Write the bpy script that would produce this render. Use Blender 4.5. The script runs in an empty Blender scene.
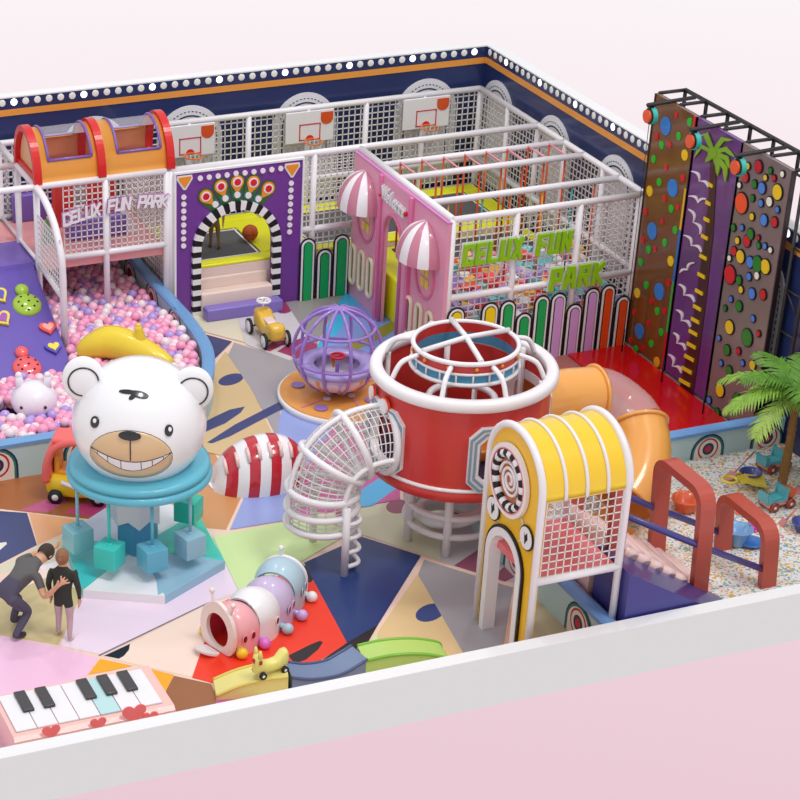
import bpy, math, random
from mathutils import Vector, Matrix, noise
random.seed(7)
PI = math.pi
SC = bpy.context.scene
COL = SC.collection
# ------------------------------------------------------------------ camera (fitted to the perspective of the place)
FPX, PX0, PY0 = 2111.72, 209.478, 618.084
CAM = Vector((-11.0, -22.0, 13.5))
WA, WB, WC = -0.366379, 1.019224, 0.008577
RC = Matrix.Rotation(WA, 3, 'Z') @ Matrix.Rotation(WB, 3, 'X') @ Matrix.Rotation(WC, 3, 'Z')
cd = bpy.data.cameras.new('camera')
cam = bpy.data.objects.new('camera', cd); COL.objects.link(cam)
cam.matrix_world = Matrix.Translation(CAM) @ RC.to_4x4()
cd.sensor_width = 36; cd.lens = FPX / 800 * 36
cd.shift_x = (400 - PX0) / 800; cd.shift_y = (PY0 - 400) / 800
cd.clip_end = 300
SC.camera = cam
def ray(x, y): return RC @ Vector(((x - PX0) / FPX, -(y - PY0) / FPX, -1.0))
def PZ(x, y, z=0.0):
    d = ray(x, y); return CAM + d * ((z - CAM.z) / d.z)
def PX(x, y, X):
    d = ray(x, y); return CAM + d * ((X - CAM.x) / d.x)
def PY(x, y, Y):
    d = ray(x, y); return CAM + d * ((Y - CAM.y) / d.y)
def proj(p):
    q = RC.transposed() @ (Vector(p) - CAM)
    return PX0 + FPX * q.x / -q.z, PY0 - FPX * q.y / -q.z
# ------------------------------------------------------------------ materials
def lin(c): 
    c = c / 255.0
    return c / 12.92 if c <= 0.04045 else ((c + 0.055) / 1.055) ** 2.4
MATS = {}
def mat(name, rgb, rough=0.5, coat=0.0, metal=0.0, emit=0.0, alpha=1.0, bump=0.0, bscale=40.0, var=0.0, vscale=6.0, trans=0.0, spec=0.4):
    if name in MATS: return MATS[name]
    m = bpy.data.materials.new(name); m.use_nodes = True
    nt = m.node_tree; b = nt.nodes['Principled BSDF']
    c = (lin(rgb[0]), lin(rgb[1]), lin(rgb[2]), 1)
    b.inputs['Base Color'].default_value = c
    b.inputs['Roughness'].default_value = rough
    b.inputs['Metallic'].default_value = metal
    b.inputs['Specular IOR Level'].default_value = spec
    b.inputs['Coat Weight'].default_value = coat
    b.inputs['Coat Roughness'].default_value = 0.08
    b.inputs['Alpha'].default_value = alpha
    b.inputs['Transmission Weight'].default_value = trans
    if emit:
        b.inputs['Emission Color'].default_value = c; b.inputs['Emission Strength'].default_value = emit
    tc = nt.nodes.new('ShaderNodeTexCoord')
    n = nt.nodes.new('ShaderNodeTexNoise'); n.inputs['Scale'].default_value = vscale
    nt.links.new(tc.outputs['Object'], n.inputs['Vector'])
    mx = nt.nodes.new('ShaderNodeMix'); mx.data_type = 'RGBA'; mx.blend_type = 'MULTIPLY'
    mx.inputs[0].default_value = var if var else 0.015
    mx.inputs[6].default_value = c
    nt.links.new(n.outputs['Fac'], mx.inputs[7])
    mx.clamp_result = False
    k = nt.nodes.new('ShaderNodeMath'); k.operation = 'MULTIPLY'; k.inputs[1].default_value = 2.0
    nt.links.new(n.outputs['Fac'], k.inputs[0]); nt.links.new(k.outputs[0], mx.inputs[7])
    nt.links.new(mx.outputs[2], b.inputs['Base Color'])
    if bump:
        n2 = nt.nodes.new('ShaderNodeTexNoise'); n2.inputs['Scale'].default_value = bscale
        nt.links.new(tc.outputs['Object'], n2.inputs['Vector'])
        bp = nt.nodes.new('ShaderNodeBump'); bp.inputs['Strength'].default_value = bump; bp.inputs['Distance'].default_value = 0.02
        nt.links.new(n2.outputs['Fac'], bp.inputs['Height']); nt.links.new(bp.outputs[0], b.inputs['Normal'])
    MATS[name] = m
    return m
white = mat('white_foam', (240, 237, 240), .38, .2)
wnet = mat('net_cord', (232, 228, 226), .7)
plas_white = mat('white_plastic', (244, 243, 246), .25, .5)
black = mat('black_paint', (22, 20, 26), .4)
def C3(name, r, g, b, rough=.35, coat=.25, **k): return mat(name, (r, g, b), rough, coat, **k)
# ------------------------------------------------------------------ mesh builder
class B:
    def __init__(s): s.v = []; s.f = []; s.mi = []; s.sm = []; s.M = Matrix.Identity(4); s.cur = 0
    def add(s, vs, fs, smooth=False, mi=None):
        o = len(s.v); s.v += [tuple(s.M @ Vector(v)) for v in vs]
        for f in fs:
            s.f.append([i + o for i in f]); s.mi.append(s.cur if mi is None else mi); s.sm.append(smooth)
        return s
    def box(s, x0, x1, y0, y1, z0, z1, mi=None):
        return s.add([(x, y, z) for x in (x0, x1) for y in (y0, y1) for z in (z0, z1)],
              [(0, 1, 3, 2), (4, 6, 7, 5), (0, 4, 5, 1), (2, 3, 7, 6), (0, 2, 6, 4), (1, 5, 7, 3)], False, mi)
    def rbox(s, x0, x1, y0, y1, z0, z1, r=.03, mi=None, n=3):
        # rounded in plan and chamfered at top / bottom
        r = min(r, (x1 - x0) / 2.01, (y1 - y0) / 2.01, (z1 - z0) / 2.01)
        def ring(z, ins):
            pts = []
            for cx, cy, a0 in ((x1 - r, y1 - r, 0), (x0 + r, y1 - r, PI / 2), (x0 + r, y0 + r, PI), (x1 - r, y0 + r, 1.5 * PI)):
                for k in range(n + 1):
                    a = a0 + PI / 2 * k / n; q = r - ins
                    pts.append((cx + q * math.cos(a), cy + q * math.sin(a), z))
            return pts
        rings = []
        for k in range(n + 1):
            a = PI / 2 * k / n; rings.append(ring(z0 + r - r * math.cos(a), r - r * math.sin(a)))
        for k in range(n + 1):
            a = PI / 2 * k / n; rings.append(ring(z1 - r + r * math.sin(a), r - r * math.cos(a)))
        return s.loft(rings, True, True, mi=mi)
    def loft(s, rings, cap0=False, cap1=False, smooth=True, closed=True, mi=None, loop=False):
        n = len(rings[0]); vs = [p for r in rings for p in r]; fs = []
        R = len(rings)
        for i in range(R if loop else R - 1):
            a = i * n; b = ((i + 1) % R) * n
            for j in range(n if closed else n - 1):
                k = (j + 1) % n
                fs.append((a + j, a + k, b + k, b + j))
        s.add(vs, fs, smooth, mi)
        if cap0: s.add(list(rings[0]), [tuple(range(n))[::-1]], False, mi)
        if cap1: s.add(list(rings[-1]), [tuple(range(n))], False, mi)
        return s
    def tube(s, pts, r, seg=8, closed=False, cap=True, mi=None):
        pts = [Vector(p) for p in pts]; N = len(pts); rings = []
        rr = r if isinstance(r, (list, tuple)) else [r] * N
        up = None
        for i, p in enumerate(pts):
            if closed: t = pts[(i + 1) % N] - pts[i - 1]
            else: t = pts[min(i + 1, N - 1)] - pts[max(i - 1, 0)]
            t.normalize()
            if up is None:
                up = Vector((0, 0, 1)) if abs(t.z) < .9 else Vector((1, 0, 0))
            side = t.cross(up)
            if side.length < 1e-5: side = t.cross(Vector((1, .3, 0)))
            side.normalize(); up = side.cross(t).normalized()
            rings.append([tuple(p + (side * math.cos(2 * PI * k / seg) + up * math.sin(2 * PI * k / seg)) * rr[i]) for k in range(seg)])
        if closed:
            # twist fix is negligible for planar loops
            return s.loft(rings, smooth=True, loop=True, mi=mi)
        return s.loft(rings, cap, cap, smooth=True, mi=mi)
    def cyl(s, c, r, h, seg=20, r2=None, mi=None, cap=True, smooth=True):
        r2 = r if r2 is None else r2
        a = [(c[0] + r * math.cos(2 * PI * k / seg), c[1] + r * math.sin(2 * PI * k / seg), c[2]) for k in range(seg)]
        b = [(c[0] + r2 * math.cos(2 * PI * k / seg), c[1] + r2 * math.sin(2 * PI * k / seg), c[2] + h) for k in range(seg)]
        return s.loft([a, b], cap, cap, smooth, mi=mi)
    def lathe(s, prof, seg=32, c=(0, 0, 0), mi=None, cap0=False, cap1=False, a0=0, a1=2 * PI, mfun=None):
        full = abs(a1 - a0 - 2 * PI) < 1e-6
        n = seg if full else seg + 1
        rings = [[(c[0] + r * math.cos(a0 + (a1 - a0) * k / seg), c[1] + r * math.sin(a0 + (a1 - a0) * k / seg), c[2] + z) for k in range(n)] for r, z in prof]
        return s.loft(rings, cap0, cap1, True, closed=full, mi=mi)
    def sphere(s, c, r, seg=16, rings=10, mi=None, sc=(1, 1, 1)):
        vs = [(c[0], c[1], c[2] + r * sc[2])]
        for i in range(1, rings):
            a = PI * i / rings
            for k in range(seg):
                b = 2 * PI * k / seg
                vs.append((c[0] + r * sc[0] * math.sin(a) * math.cos(b), c[1] + r * sc[1] * math.sin(a) * math.sin(b), c[2] + r * sc[2] * math.cos(a)))
        vs.append((c[0], c[1], c[2] - r * sc[2])); fs = []
        for k in range(seg): fs.append((0, 1 + k, 1 + (k + 1) % seg))
        for i in range(rings - 2):
            for k in range(seg):
                a = 1 + i * seg; fs.append((a + k, a + seg + k, a + seg + (k + 1) % seg, a + (k + 1) % seg))
        l = len(vs) - 1; a = 1 + (rings - 2) * seg
        for k in range(seg): fs.append((l, a + (k + 1) % seg, a + k))
        return s.add(vs, fs, True, mi)
    def prism(s, poly, O, U, V, d, mi=None, mside=None, smooth=False):
        """2D polygon in the plane O + u*U + v*V, thickened by vector d"""
        O, U, V, d = Vector(O), Vector(U), Vector(V), Vector(d)
        a = [O + U * p[0] + V * p[1] for p in poly]; b = [p + d for p in a]; n = len(poly)
        A = sum(poly[i][0] * poly[(i + 1) % n][1] - poly[(i + 1) % n][0] * poly[i][1] for i in range(n))
        flip = (A > 0) == (U.cross(V).dot(d) > 0)
        f1, f2 = tuple(range(n)), tuple(range(n, 2 * n))
        sd = [(i, (i + 1) % n, n + (i + 1) % n, n + i) for i in range(n)]
        if flip: s.add(a + b, [f1[::-1], f2], False, mi); s.add(a + b, sd, smooth, mi if mside is None else mside)
        else: s.add(a + b, [f1, f2[::-1]], False, mi); s.add(a + b, [q[::-1] for q in sd], smooth, mi if mside is None else mside)
        return s
    def torus(s, c, R, r, seg=32, tseg=8, U=(1, 0, 0), V=(0, 1, 0), mi=None, a0=0, a1=2 * PI):
        U = Vector(U); V = Vector(V); c = Vector(c)
        full = abs(a1 - a0 - 2 * PI) < 1e-6
        pts = [c + U * (R * math.cos(a0 + (a1 - a0) * k / seg)) + V * (R * math.sin(a0 + (a1 - a0) * k / seg)) for k in range(seg if full else seg + 1)]
        return s.tube(pts, r, tseg, closed=full, mi=mi)
WM = {}
def setp(o, label=None, cat=None, group=None, kind=None):
    if label: o['label'] = label
    if cat: o['category'] = cat
    if group: o['group'] = group
    if kind: o['kind'] = kind
    return o
def thing(name, label, cat, loc=(0, 0, 0), rz=0, group=None):
    o = bpy.data.objects.new(name, None); COL.objects.link(o); o.empty_display_size = .2
    o.location = loc; o.rotation_euler = (0, 0, rz)
    WM[o.name] = Matrix.Translation(Vector(loc)) @ Matrix.Rotation(rz, 4, 'Z')
    return setp(o, label, cat, group)
def part(name, b, mats, parent=None, world=False, label=None, kind=None):
    me = bpy.data.meshes.new(name)
    me.from_pydata(b.v, [], b.f)
    for m in (mats if isinstance(mats, (list, tuple)) else [mats]): me.materials.append(m)
    for p, mi, sm in zip(me.polygons, b.mi, b.sm): p.material_index = mi; p.use_smooth = sm
    import bmesh
    bm = bmesh.new(); bm.from_mesh(me)
    bmesh.ops.remove_doubles(bm, verts=bm.verts, dist=1e-5)
    bm.to_mesh(me); bm.free()
    o = bpy.data.objects.new(name, me); COL.objects.link(o)
    if parent is not None:
        o.parent = parent; pm = WM[parent.name]
        if world: me.transform(pm.inverted())
        WM[o.name] = pm
    else: WM[o.name] = Matrix.Identity(4)
    if label: o['label'] = label
    if kind: o['kind'] = kind
    me.update()
    return o
def solo(name, b, mats, label, cat, group=None, kind=None, origin=None):
    o = part(name, b, mats)
    if origin is not None:
        o.data.transform(Matrix.Translation(-Vector(origin))); o.location = origin
        WM[o.name] = Matrix.Translation(Vector(origin))
    return setp(o, label, cat, group, kind)
def struct(name, b, mats): 
    o = part(name, b, mats); o['kind'] = 'structure'; return o
def copy_tree(o, parent=None):
    c = o.copy(); COL.objects.link(c); c.parent = parent
    for ch in list(o.children): copy_tree(ch, c)
    WM[c.name] = WM.get(o.name, Matrix.Identity(4))
    return c
def circ(cx, cy, rx, ry=None, n=20, a0=0, a1=2 * PI):
    ry = rx if ry is None else ry
    full = abs(a1 - a0 - 2 * PI) < 1e-6
    return [(cx + rx * math.cos(a0 + (a1 - a0) * k / n), cy + ry * math.sin(a0 + (a1 - a0) * k / n)) for k in range(n if full else n + 1)]
def arch_poly(w, h, n=12, x0=0, y0=0):
    """upright slat with a half round top, base centre x0,y0"""
    r = w / 2
    return [(x0 - r, y0), (x0 + r, y0)] + [(x0 + r * math.cos(PI * k / n), y0 + h - r + r * math.sin(PI * k / n)) for k in range(n + 1)]
def catmull(P, n=6, closed=False):
    P = [Vector(p) for p in P]; out = []
    N = len(P)
    for i in range(N if closed else N - 1):
        if closed: a, b, c, d = P[i - 1], P[i], P[(i + 1) % N], P[(i + 2) % N]
        else: a, b, c, d = P[max(i - 1, 0)], P[i], P[i + 1], P[min(i + 2, N - 1)]
        for k in range(n):
            t = k / n
            out.append(.5 * ((2 * b) + (c - a) * t + (2 * a - 5 * b + 4 * c - d) * t * t + (3 * b - a - 3 * c + d) * t ** 3))
    if not closed: out.append(P[-1])
    return out
def heart(s=1, n=28):
    return [(s * (16 * math.sin(t) ** 3) / 17, s * (13 * math.cos(t) - 5 * math.cos(2 * t) - 2 * math.cos(3 * t) - math.cos(4 * t)) / 17) for t in [2 * PI * k / n for k in range(n)]]
def glyph(ch, size, extrude, offset=0.0, shear=0.0):
    cu = bpy.data.curves.new('glyph', 'FONT'); cu.body = ch; cu.size = size; cu.extrude = extrude; cu.offset = offset; cu.shear = shear
    cu.resolution_u = 3
    o = bpy.data.objects.new('glyph', cu); COL.objects.link(o)
    me = bpy.data.meshes.new_from_object(o)
    w = [v.co.x for v in me.vertices]
    b = B(); b.v = [tuple(v.co) for v in me.vertices]; b.f = [list(p.vertices) for p in me.polygons]
    b.mi = [0] * len(b.f); b.sm = [False] * len(b.f)
    bpy.data.objects.remove(o); bpy.data.curves.remove(cu); bpy.data.meshes.remove(me)
    return b, (min(w) if w else 0), (max(w) if w else size * .3)
def net(b, O, U, V, nu, nv, r=.008, mi=None):
    """rectangular netting of square wires spanning vectors U and V"""
    O, U, V = Vector(O), Vector(U), Vector(V)
    N = U.cross(V).normalized(); un = U.normalized(); vn = V.normalized()
    def wire(a, c, side):
        vs = []
        for p in (a, c):
            for q in ((1, 1), (-1, 1), (-1, -1), (1, -1)): vs.append(p + side * r * q[0] + N * r * .7 * q[1])
        b.add(vs, [(0, 1, 5, 4), (1, 2, 6, 5), (2, 3, 7, 6), (3, 0, 4, 7)], False, mi)
    for i in range(nu + 1): wire(O + U * (i / nu), O + U * (i / nu) + V, un)
    for j in range(nv + 1): wire(O + V * (j / nv), O + V * (j / nv) + U, vn)
def pipe(name, a, c, parent, r=.05, m=None):
    bb = B(); bb.tube([a, c], r, 10); return part(name, bb, m or white, parent, world=True)

STROKES = {'C': [[(.8, 1.24), (.8, 1.4), (.2, 1.4), (.2, .2), (.8, .2), (.8, .36)]], 'E': [[(.8, 1.4), (.2, 1.4), (.2, .2), (.8, .2)], [(.2, .8), (.7, .8)]], 'L': [[(.2, 1.4), (.2, .2), (.8, .2)]],
  'U': [[(.2, 1.4), (.2, .2), (.8, .2), (.8, 1.4)]], 'X': [[(.2, 1.4), (.8, .2)], [(.8, 1.4), (.2, .2)]], 'F': [[(.8, 1.4), (.2, 1.4), (.2, .2)], [(.2, .8), (.7, .8)]],
  'N': [[(.2, .2), (.2, 1.4), (.8, .2), (.8, 1.4)]], 'P': [[(.2, .2), (.2, 1.4), (.8, 1.4), (.8, .75), (.2, .75)]], 'A': [[(.16, .2), (.36, 1.4), (.64, 1.4), (.84, .2)], [(.3, .6), (.7, .6)]],
  'R': [[(.2, .2), (.2, 1.4), (.8, 1.4), (.8, .8), (.2, .8)], [(.5, .8), (.8, .2)]], 'K': [[(.2, .2), (.2, 1.4)], [(.8, 1.4), (.25, .8), (.8, .2)]]}
def block_letter(b, ch, O, U, V, N, w, h, t, d, shear=0.0):
    """heavy block letter from overlapping strokes, centred on O; t stroke width in metres, d depth along N"""
    kk = 0
    for pl in STROKES[ch]:
        P = [((x - .5) * w, y / 1.6 * h) for x, y in pl]; P = [(x + shear * y, y) for x, y in P]
        for a, c in zip(P[:-1], P[1:]):
            A, E = Vector(a), Vector(c); q = (E - A).normalized() * t / 2; n = Vector((-q.y, q.x)); A = A - q * .98; E = E + q * .98
            b.prism([tuple(A + n), tuple(A - n), tuple(E - n), tuple(E + n)], O - N * (.0006 * kk), U, V, N * (d + .0016 * kk)); kk += 1
def block_sign(t, text, fn, w, h, st, mats, edge, depth, shear=0.0):
    for i, ch in enumerate(text):
        if ch == ' ': continue
        O, U, V = fn(i); N = U.cross(V)
        b = B(); block_letter(b, ch, O, U, V, N, w, h, st, depth, shear); l = part('letter', b, mats[0], t, world=True)
        b = B(); block_letter(b, ch, O - N * .022, U, V, N, w, h, st + edge * 2, .010, shear); part('letter_edge', b, mats[1], l, world=True)
# ------------------------------------------------------------------ world and light
w = bpy.data.worlds.new('world'); SC.world = w; w.use_nodes = True
nt = w.node_tree; bg = nt.nodes['Background']
tc = nt.nodes.new('ShaderNodeTexCoord'); sx = nt.nodes.new('ShaderNodeSeparateXYZ')
nt.links.new(tc.outputs['Generated'], sx.inputs[0])
mr = nt.nodes.new('ShaderNodeMapRange'); mr.inputs[1].default_value = -0.6; mr.inputs[2].default_value = 1.0
nt.links.new(sx.outputs['Z'], mr.inputs[0])
cr = nt.nodes.new('ShaderNodeValToRGB'); nt.links.new(mr.outputs[0], cr.inputs[0])
def zz(z): return (z + .6) / 1.6
el = cr.color_ramp.elements
stops = [(-.59, (234, 203, 213)), (-.50, (239, 209, 219)), (-.30, (250, 238, 242)), (-.25, (251, 245, 247)), (0.0, (240, 236, 238)), (.12, (214, 213, 217)), (1.0, (214, 213, 218))]
el[0].position = zz(stops[0][0]); el[0].color = tuple(lin(c) for c in stops[0][1]) + (1,)
el[1].position = 1.0; el[1].color = tuple(lin(c) for c in stops[-1][1]) + (1,)
for z, c in stops[1:-1]:
    e = el.new(zz(z)); e.color = tuple(lin(q) for q in c) + (1,)
nt.links.new(cr.outputs[0], bg.inputs[0]); bg.inputs[1].default_value = 1.0
def sun(name, rot, e, ang, col=(1, 1, 1)):
    l = bpy.data.lights.new(name, 'SUN'); l.energy = e; l.angle = math.radians(ang); l.color = col
    o = bpy.data.objects.new(name, l); COL.objects.link(o); o.rotation_euler = rot; return o
def area(name, loc, size, e, tgt=(0, 2, 0)):
    l = bpy.data.lights.new(name, 'AREA'); l.shape = 'DISK'; l.size = size; l.energy = e
    o = bpy.data.objects.new(name, l); COL.objects.link(o); o.location = loc
    o.rotation_euler = (Vector(tgt) - Vector(loc)).to_track_quat('-Z', 'Y').to_euler()
    return o
sun('sun', (math.radians(22), math.radians(14), 0), .85, 14, (1, .985, .96))
area('overhead_lamp', (-4, -3, 13), 1.0, 210, (-2, 0, 0))  # overhead lamps added out of view for highlights; the open room has no ceiling
area('overhead_lamp', (3, 1, 14), 1.0, 210, (1, 2, 0))
area('overhead_lamp', (-2, 7, 14), 1.0, 210, (0, 5, 0))
SC.view_settings.view_transform = 'Standard'; SC.view_settings.look = 'None'
SC.view_settings.exposure = 0.0; SC.view_settings.gamma = 1.0
# ------------------------------------------------------------------ floor with its painted fields
XR, YB, HW = 6.0, 9.45, 3.07
YF = PZ(0, 748, .61).y          # inner edge of the low front wall
fb = B(); fmats = []; fidx = {}
def fm(c):
    if c not in fidx:
        fidx[c] = len(fmats); fmats.append(mat('floor_%d_%d_%d' % c, c, .32, .15, var=.04, vscale=1.5))
    return fidx[c]
XL = -9.0
fb.box(XL + .02, XR + .1, YF - .1, YB + .1, -.06, 0.0, fm((246, 214, 196)))
lay = [0]
def fpoly(c, pts, n=1):
    lay[0] += 1; z = .0002 * lay[0]
    P = [PZ(x, y) for x, y in pts]
    P = [(p.x, max(p.y, YF + .01), z) for p in P]
    A = sum(P[i][0] * P[(i + 1) % len(P)][1] - P[(i + 1) % len(P)][0] * P[i][1] for i in range(len(P)))
    if A < 0: P = P[::-1]
    fb.add(P, [tuple(range(len(P)))], False, fm(c))
def fell(c, x, y, a, b_, t):
    t = math.radians(t)
    fpoly(c, [(x + a * math.cos(k * PI / 10) * math.cos(t) - b_ * math.sin(k * PI / 10) * math.sin(t), y + a * math.cos(k * PI / 10) * math.sin(t) + b_ * math.sin(k * PI / 10) * math.cos(t)) for k in range(20)])
NV = (62, 72, 122)
fpoly((170, 104, 60), [(-60, 490), (0, 470), (66, 440), (140, 440), (140, 525), (0, 509), (-60, 502)])
fpoly((210, 150, 98), [(138, 430), (205, 440), (215, 454), (241, 498), (226, 530), (138, 522)])
fpoly((205, 92, 145), [(20, 510), (58, 495), (68, 500), (48, 512)])
fpoly((208, 72, 132), [(64, 513), (80, 504), (108, 500), (118, 505), (104, 518)])
fpoly(NV, [(-60, 509), (0, 511), (27, 513), (37, 545), (0, 564), (-60, 590)])
fpoly((235, 230, 220), [(-10, 546), (0, 543), (6, 542), (7, 544), (0, 550), (-10, 553)])
fpoly((244, 182, 132), [(29, 513), (92, 522), (75, 528), (38, 545)])
fpoly((226, 218, 192), [(-60, 596), (0, 566), (75, 529), (100, 535), (60, 561), (0, 573)])
fpoly((242, 236, 244), [(38, 567), (60, 560), (60, 570), (45, 571)])
fpoly((250, 226, 214), [(-60, 626), (-60, 612), (0, 582), (30, 572), (48, 568), (80, 560), (100, 590), (40, 604)])
fpoly((212, 194, 142), [(0, 598), (22, 588), (48, 577), (80, 590), (78, 610), (58, 645), (0, 635), (-60, 626), (-60, 620)])
fpoly((243, 222, 240), [(60, 646), (82, 592), (150, 560), (225, 563), (239, 592), (208, 603), (103, 655)])
fpoly((247, 200, 230), [(-60, 625), (0, 636), (57, 647), (98, 658), (88, 675), (60, 690), (40, 760), (-60, 790)])
fpoly((251, 226, 210), [(105, 657), (208, 604), (240, 595), (205, 640), (192, 677), (150, 668)])
fpoly((130, 120, 130), [(98, 655.3), (208, 602.4), (208, 603.6), (100, 656.2)])
fpoly((20, 22, 38), [(104, 656), (130, 644), (129, 650), (124, 656), (119, 659)])
fpoly((252, 176, 38), [(88, 675), (100, 659), (133, 666), (110, 671)])
fpoly((252, 176, 38), [(150, 669), (174, 675), (166, 691), (158, 690)])
fpoly((158, 102, 64), [(160, 725), (166, 691), (174, 676), (211, 684), (218, 700), (240, 712)])
fpoly((212, 100, 170), [(216, 700), (262, 690), (262, 700), (216, 715)])
fpoly((243, 62, 38), [(192, 678), (205, 640), (223, 602), (303, 564), (312, 578), (348, 643), (318, 662), (262, 700), (215, 684)])
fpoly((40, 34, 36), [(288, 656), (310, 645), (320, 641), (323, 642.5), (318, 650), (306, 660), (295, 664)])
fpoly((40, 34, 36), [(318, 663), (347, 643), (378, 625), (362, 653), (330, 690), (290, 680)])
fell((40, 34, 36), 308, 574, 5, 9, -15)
fpoly((38, 62, 118), [(304, 563), (362, 537), (421, 556), (378, 625), (347, 643), (312, 578)])
fpoly((218, 232, 172), [(364, 653), (377, 632), (380, 655)])
fpoly((232, 202, 150), [(417, 575), (468, 652), (440, 665), (378, 665), (378, 632)])
fell((62, 82, 135), 430, 613, 15, 8.5, -17)
fpoly((168, 164, 168), [(424, 560), (513, 588), (503, 650), (467, 660), (418, 575)])
fpoly((243, 190, 160), [(515, 588), (522, 575), (519, 600), (514, 650), (503, 650)])
fpoly((210, 200, 160), [(522, 560), (538, 590), (580, 635), (530, 650), (516, 640)])
fpoly((220, 220, 186), [(315, 519), (402, 500), (440, 492), (440, 561), (362, 535), (350, 531), (335, 525)])
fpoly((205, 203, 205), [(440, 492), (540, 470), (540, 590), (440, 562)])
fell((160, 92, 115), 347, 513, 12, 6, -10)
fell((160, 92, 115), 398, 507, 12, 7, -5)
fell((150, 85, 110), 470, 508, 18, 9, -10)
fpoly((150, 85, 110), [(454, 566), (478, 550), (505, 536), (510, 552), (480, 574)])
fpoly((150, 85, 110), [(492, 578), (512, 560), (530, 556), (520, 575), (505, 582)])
fpoly((212, 236, 166), [(213, 537), (285, 522), (318, 514), (336, 526), (352, 532), (303, 561), (239, 592)])
fpoly((152, 168, 224), [(243, 500), (230, 530), (285, 521), (305, 470), (335, 425), (283, 408), (270, 442)])
fpoly((208, 100, 160), [(282, 521), (300, 478), (335, 425), (400, 430), (400, 500), (318, 514)])
fpoly((92, 188, 238), [(352, 509), (354, 495), (380, 478), (402, 470), (410, 480), (397, 488), (373, 506)])
fpoly((218, 190, 142), [(225, 352), (235, 358), (252, 390), (275, 440), (268, 452), (238, 460), (205, 452), (190, 400)])
fell(NV, 231, 380, 13, 5.5, -14)
fpoly(NV, [(190, 430), (215, 417), (230, 410), (245, 407), (241, 413), (225, 424), (195, 437)])
fpoly((168, 164, 168), [(234, 343), (250, 348), (300, 362), (310, 370), (300, 400), (281, 404), (277, 438), (268, 420), (250, 388), (228, 356)])
fpoly(NV, [(207, 443), (235, 425), (276, 404), (296, 394), (298, 399), (284, 409), (268, 417), (230, 437), (212, 444)])
fpoly((50, 62, 115), [(195, 332), (232, 342), (214, 360), (195, 370)])
fpoly((228, 220, 192), [(190, 300), (235, 310), (245, 343), (207, 333), (185, 325)])
fpoly((216, 212, 216), [(235, 310), (284, 298), (296, 300), (304, 335), (290, 361), (246, 345)])
fell((160, 62, 102), 285, 307, 10, 7, -15)
fpoly((165, 60, 105), [(263, 350), (272, 343), (291, 336), (288, 343), (270, 352)])
fpoly((165, 60, 105), [(277, 352), (295, 341), (316, 333), (318, 352), (300, 360)])
fpoly((158, 154, 152), [(284, 300), (298, 298), (346, 292), (338, 303), (322, 335), (316, 345), (308, 338)])
fpoly((132, 160, 228), [(346, 291), (353, 290), (412, 334), (410, 400), (340, 400), (310, 375), (330, 330)])
fpoly((70, 185, 232), [(340, 300), (347, 292), (362, 296), (330, 345), (316, 385), (308, 378), (318, 345)])
fpoly((150, 148, 60), [(337, 352), (365, 335), (392, 322), (402, 326), (385, 337), (350, 354)])
fpoly((150, 148, 60), [(340, 372), (370, 352), (390, 350), (370, 362), (345, 380)])
fpoly((172, 104, 96), [(540, 400), (545, 362), (572, 350), (640, 400), (600, 440), (540, 440)])
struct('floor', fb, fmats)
# ------------------------------------------------------------------ walls
navy = mat('navy_wall', (38, 52, 100), .3, .35, var=.25, vscale=.8)
orange_band = C3('orange_band', 236, 158, 70); capm = mat('wall_cap', (240, 240, 240), .5)
outm = mat('wall_outside', (230, 236, 233), .7)
archm = C3('arch_white', 232, 232, 236); dash = mat('dash_ink', (40, 45, 70), .5)
def wall_arch(bb, O, U, N, r=.57, top=2.63):
    """white arched wall ornament, dashed line and thin line following its edge"""
    O, U, N = Vector(O), Vector(U), Vector(N)
    Z = Vector((0, 0, 1)); c = top - r
    poly = [(-r, .8), (r, .8)] + [(r * math.cos(PI * k / 24), c + r * math.sin(PI * k / 24)) for k in range(25)]
    bb.prism(poly, O, U, Z, N * .02, 2)
    for q, rr, n, gap in ((.10, .008, 44, True), (.17, .012, 60, False)):
        R_ = r - q
        for k in range(n):
            if gap and k % 2: continue
            a, b_ = PI * k / n, PI * (k + 1) / n
            P = [(R_ - rr) * math.cos(a), (R_ + rr) * math.cos(a), (R_ + rr) * math.cos(b_), (R_ - rr) * math.cos(b_)]
            Q = [(R_ - rr) * math.sin(a), (R_ + rr) * math.sin(a), (R_ + rr) * math.sin(b_), (R_ - rr) * math.sin(b_)]
            bb.prism([(p, c + q_) for p, q_ in zip(P, Q)], O + N * .02, U, Z, N * .004, 3)
        for sgn in (-1, 1):
            zz_ = .8
            while zz_ < c:
                ln = .05 if gap else c - zz_
                bb.prism([(sgn * R_ - rr, zz_), (sgn * R_ + rr, zz_), (sgn * R_ + rr, zz_ + ln), (sgn * R_ - rr, zz_ + ln)], O + N * .02, U, Z, N * .004, 3)
                zz_ += .1 if gap else 9
wb = B(); wb.box(XL, XR, YB, YB + .2, 0, HW, 0); wb.box(XL, XR, YB, YB + .2, HW, HW + .02, 4)
wb.box(XL, XR - .012, YB - .012, YB, 2.79, 2.89, 1)
struct('wall_back', wb, [navy, orange_band, archm, dash, capm])
wr = B(); wr.box(XR, XR + .2, YF - .18, YB + .2, 0, HW, 0); wr.box(XR, XR + .2, YF - .18, YB + .2, HW, HW + .02, 4)
wr.box(XR - .012, XR, YF, YB, 2.79, 2.89, 1)
struct('wall_right', wr, [navy, orange_band, archm, dash, capm])
for i, x in enumerate((-3.0, -1.0, .64, 2.68, 4.91)):
    ab = B(); wall_arch(ab, (x, YB, 0), (1, 0, 0), (0, -1, 0))
    o = part('trim_%d' % (i + 1), ab, [navy, orange_band, archm, dash]); o['kind'] = 'structure'
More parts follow.
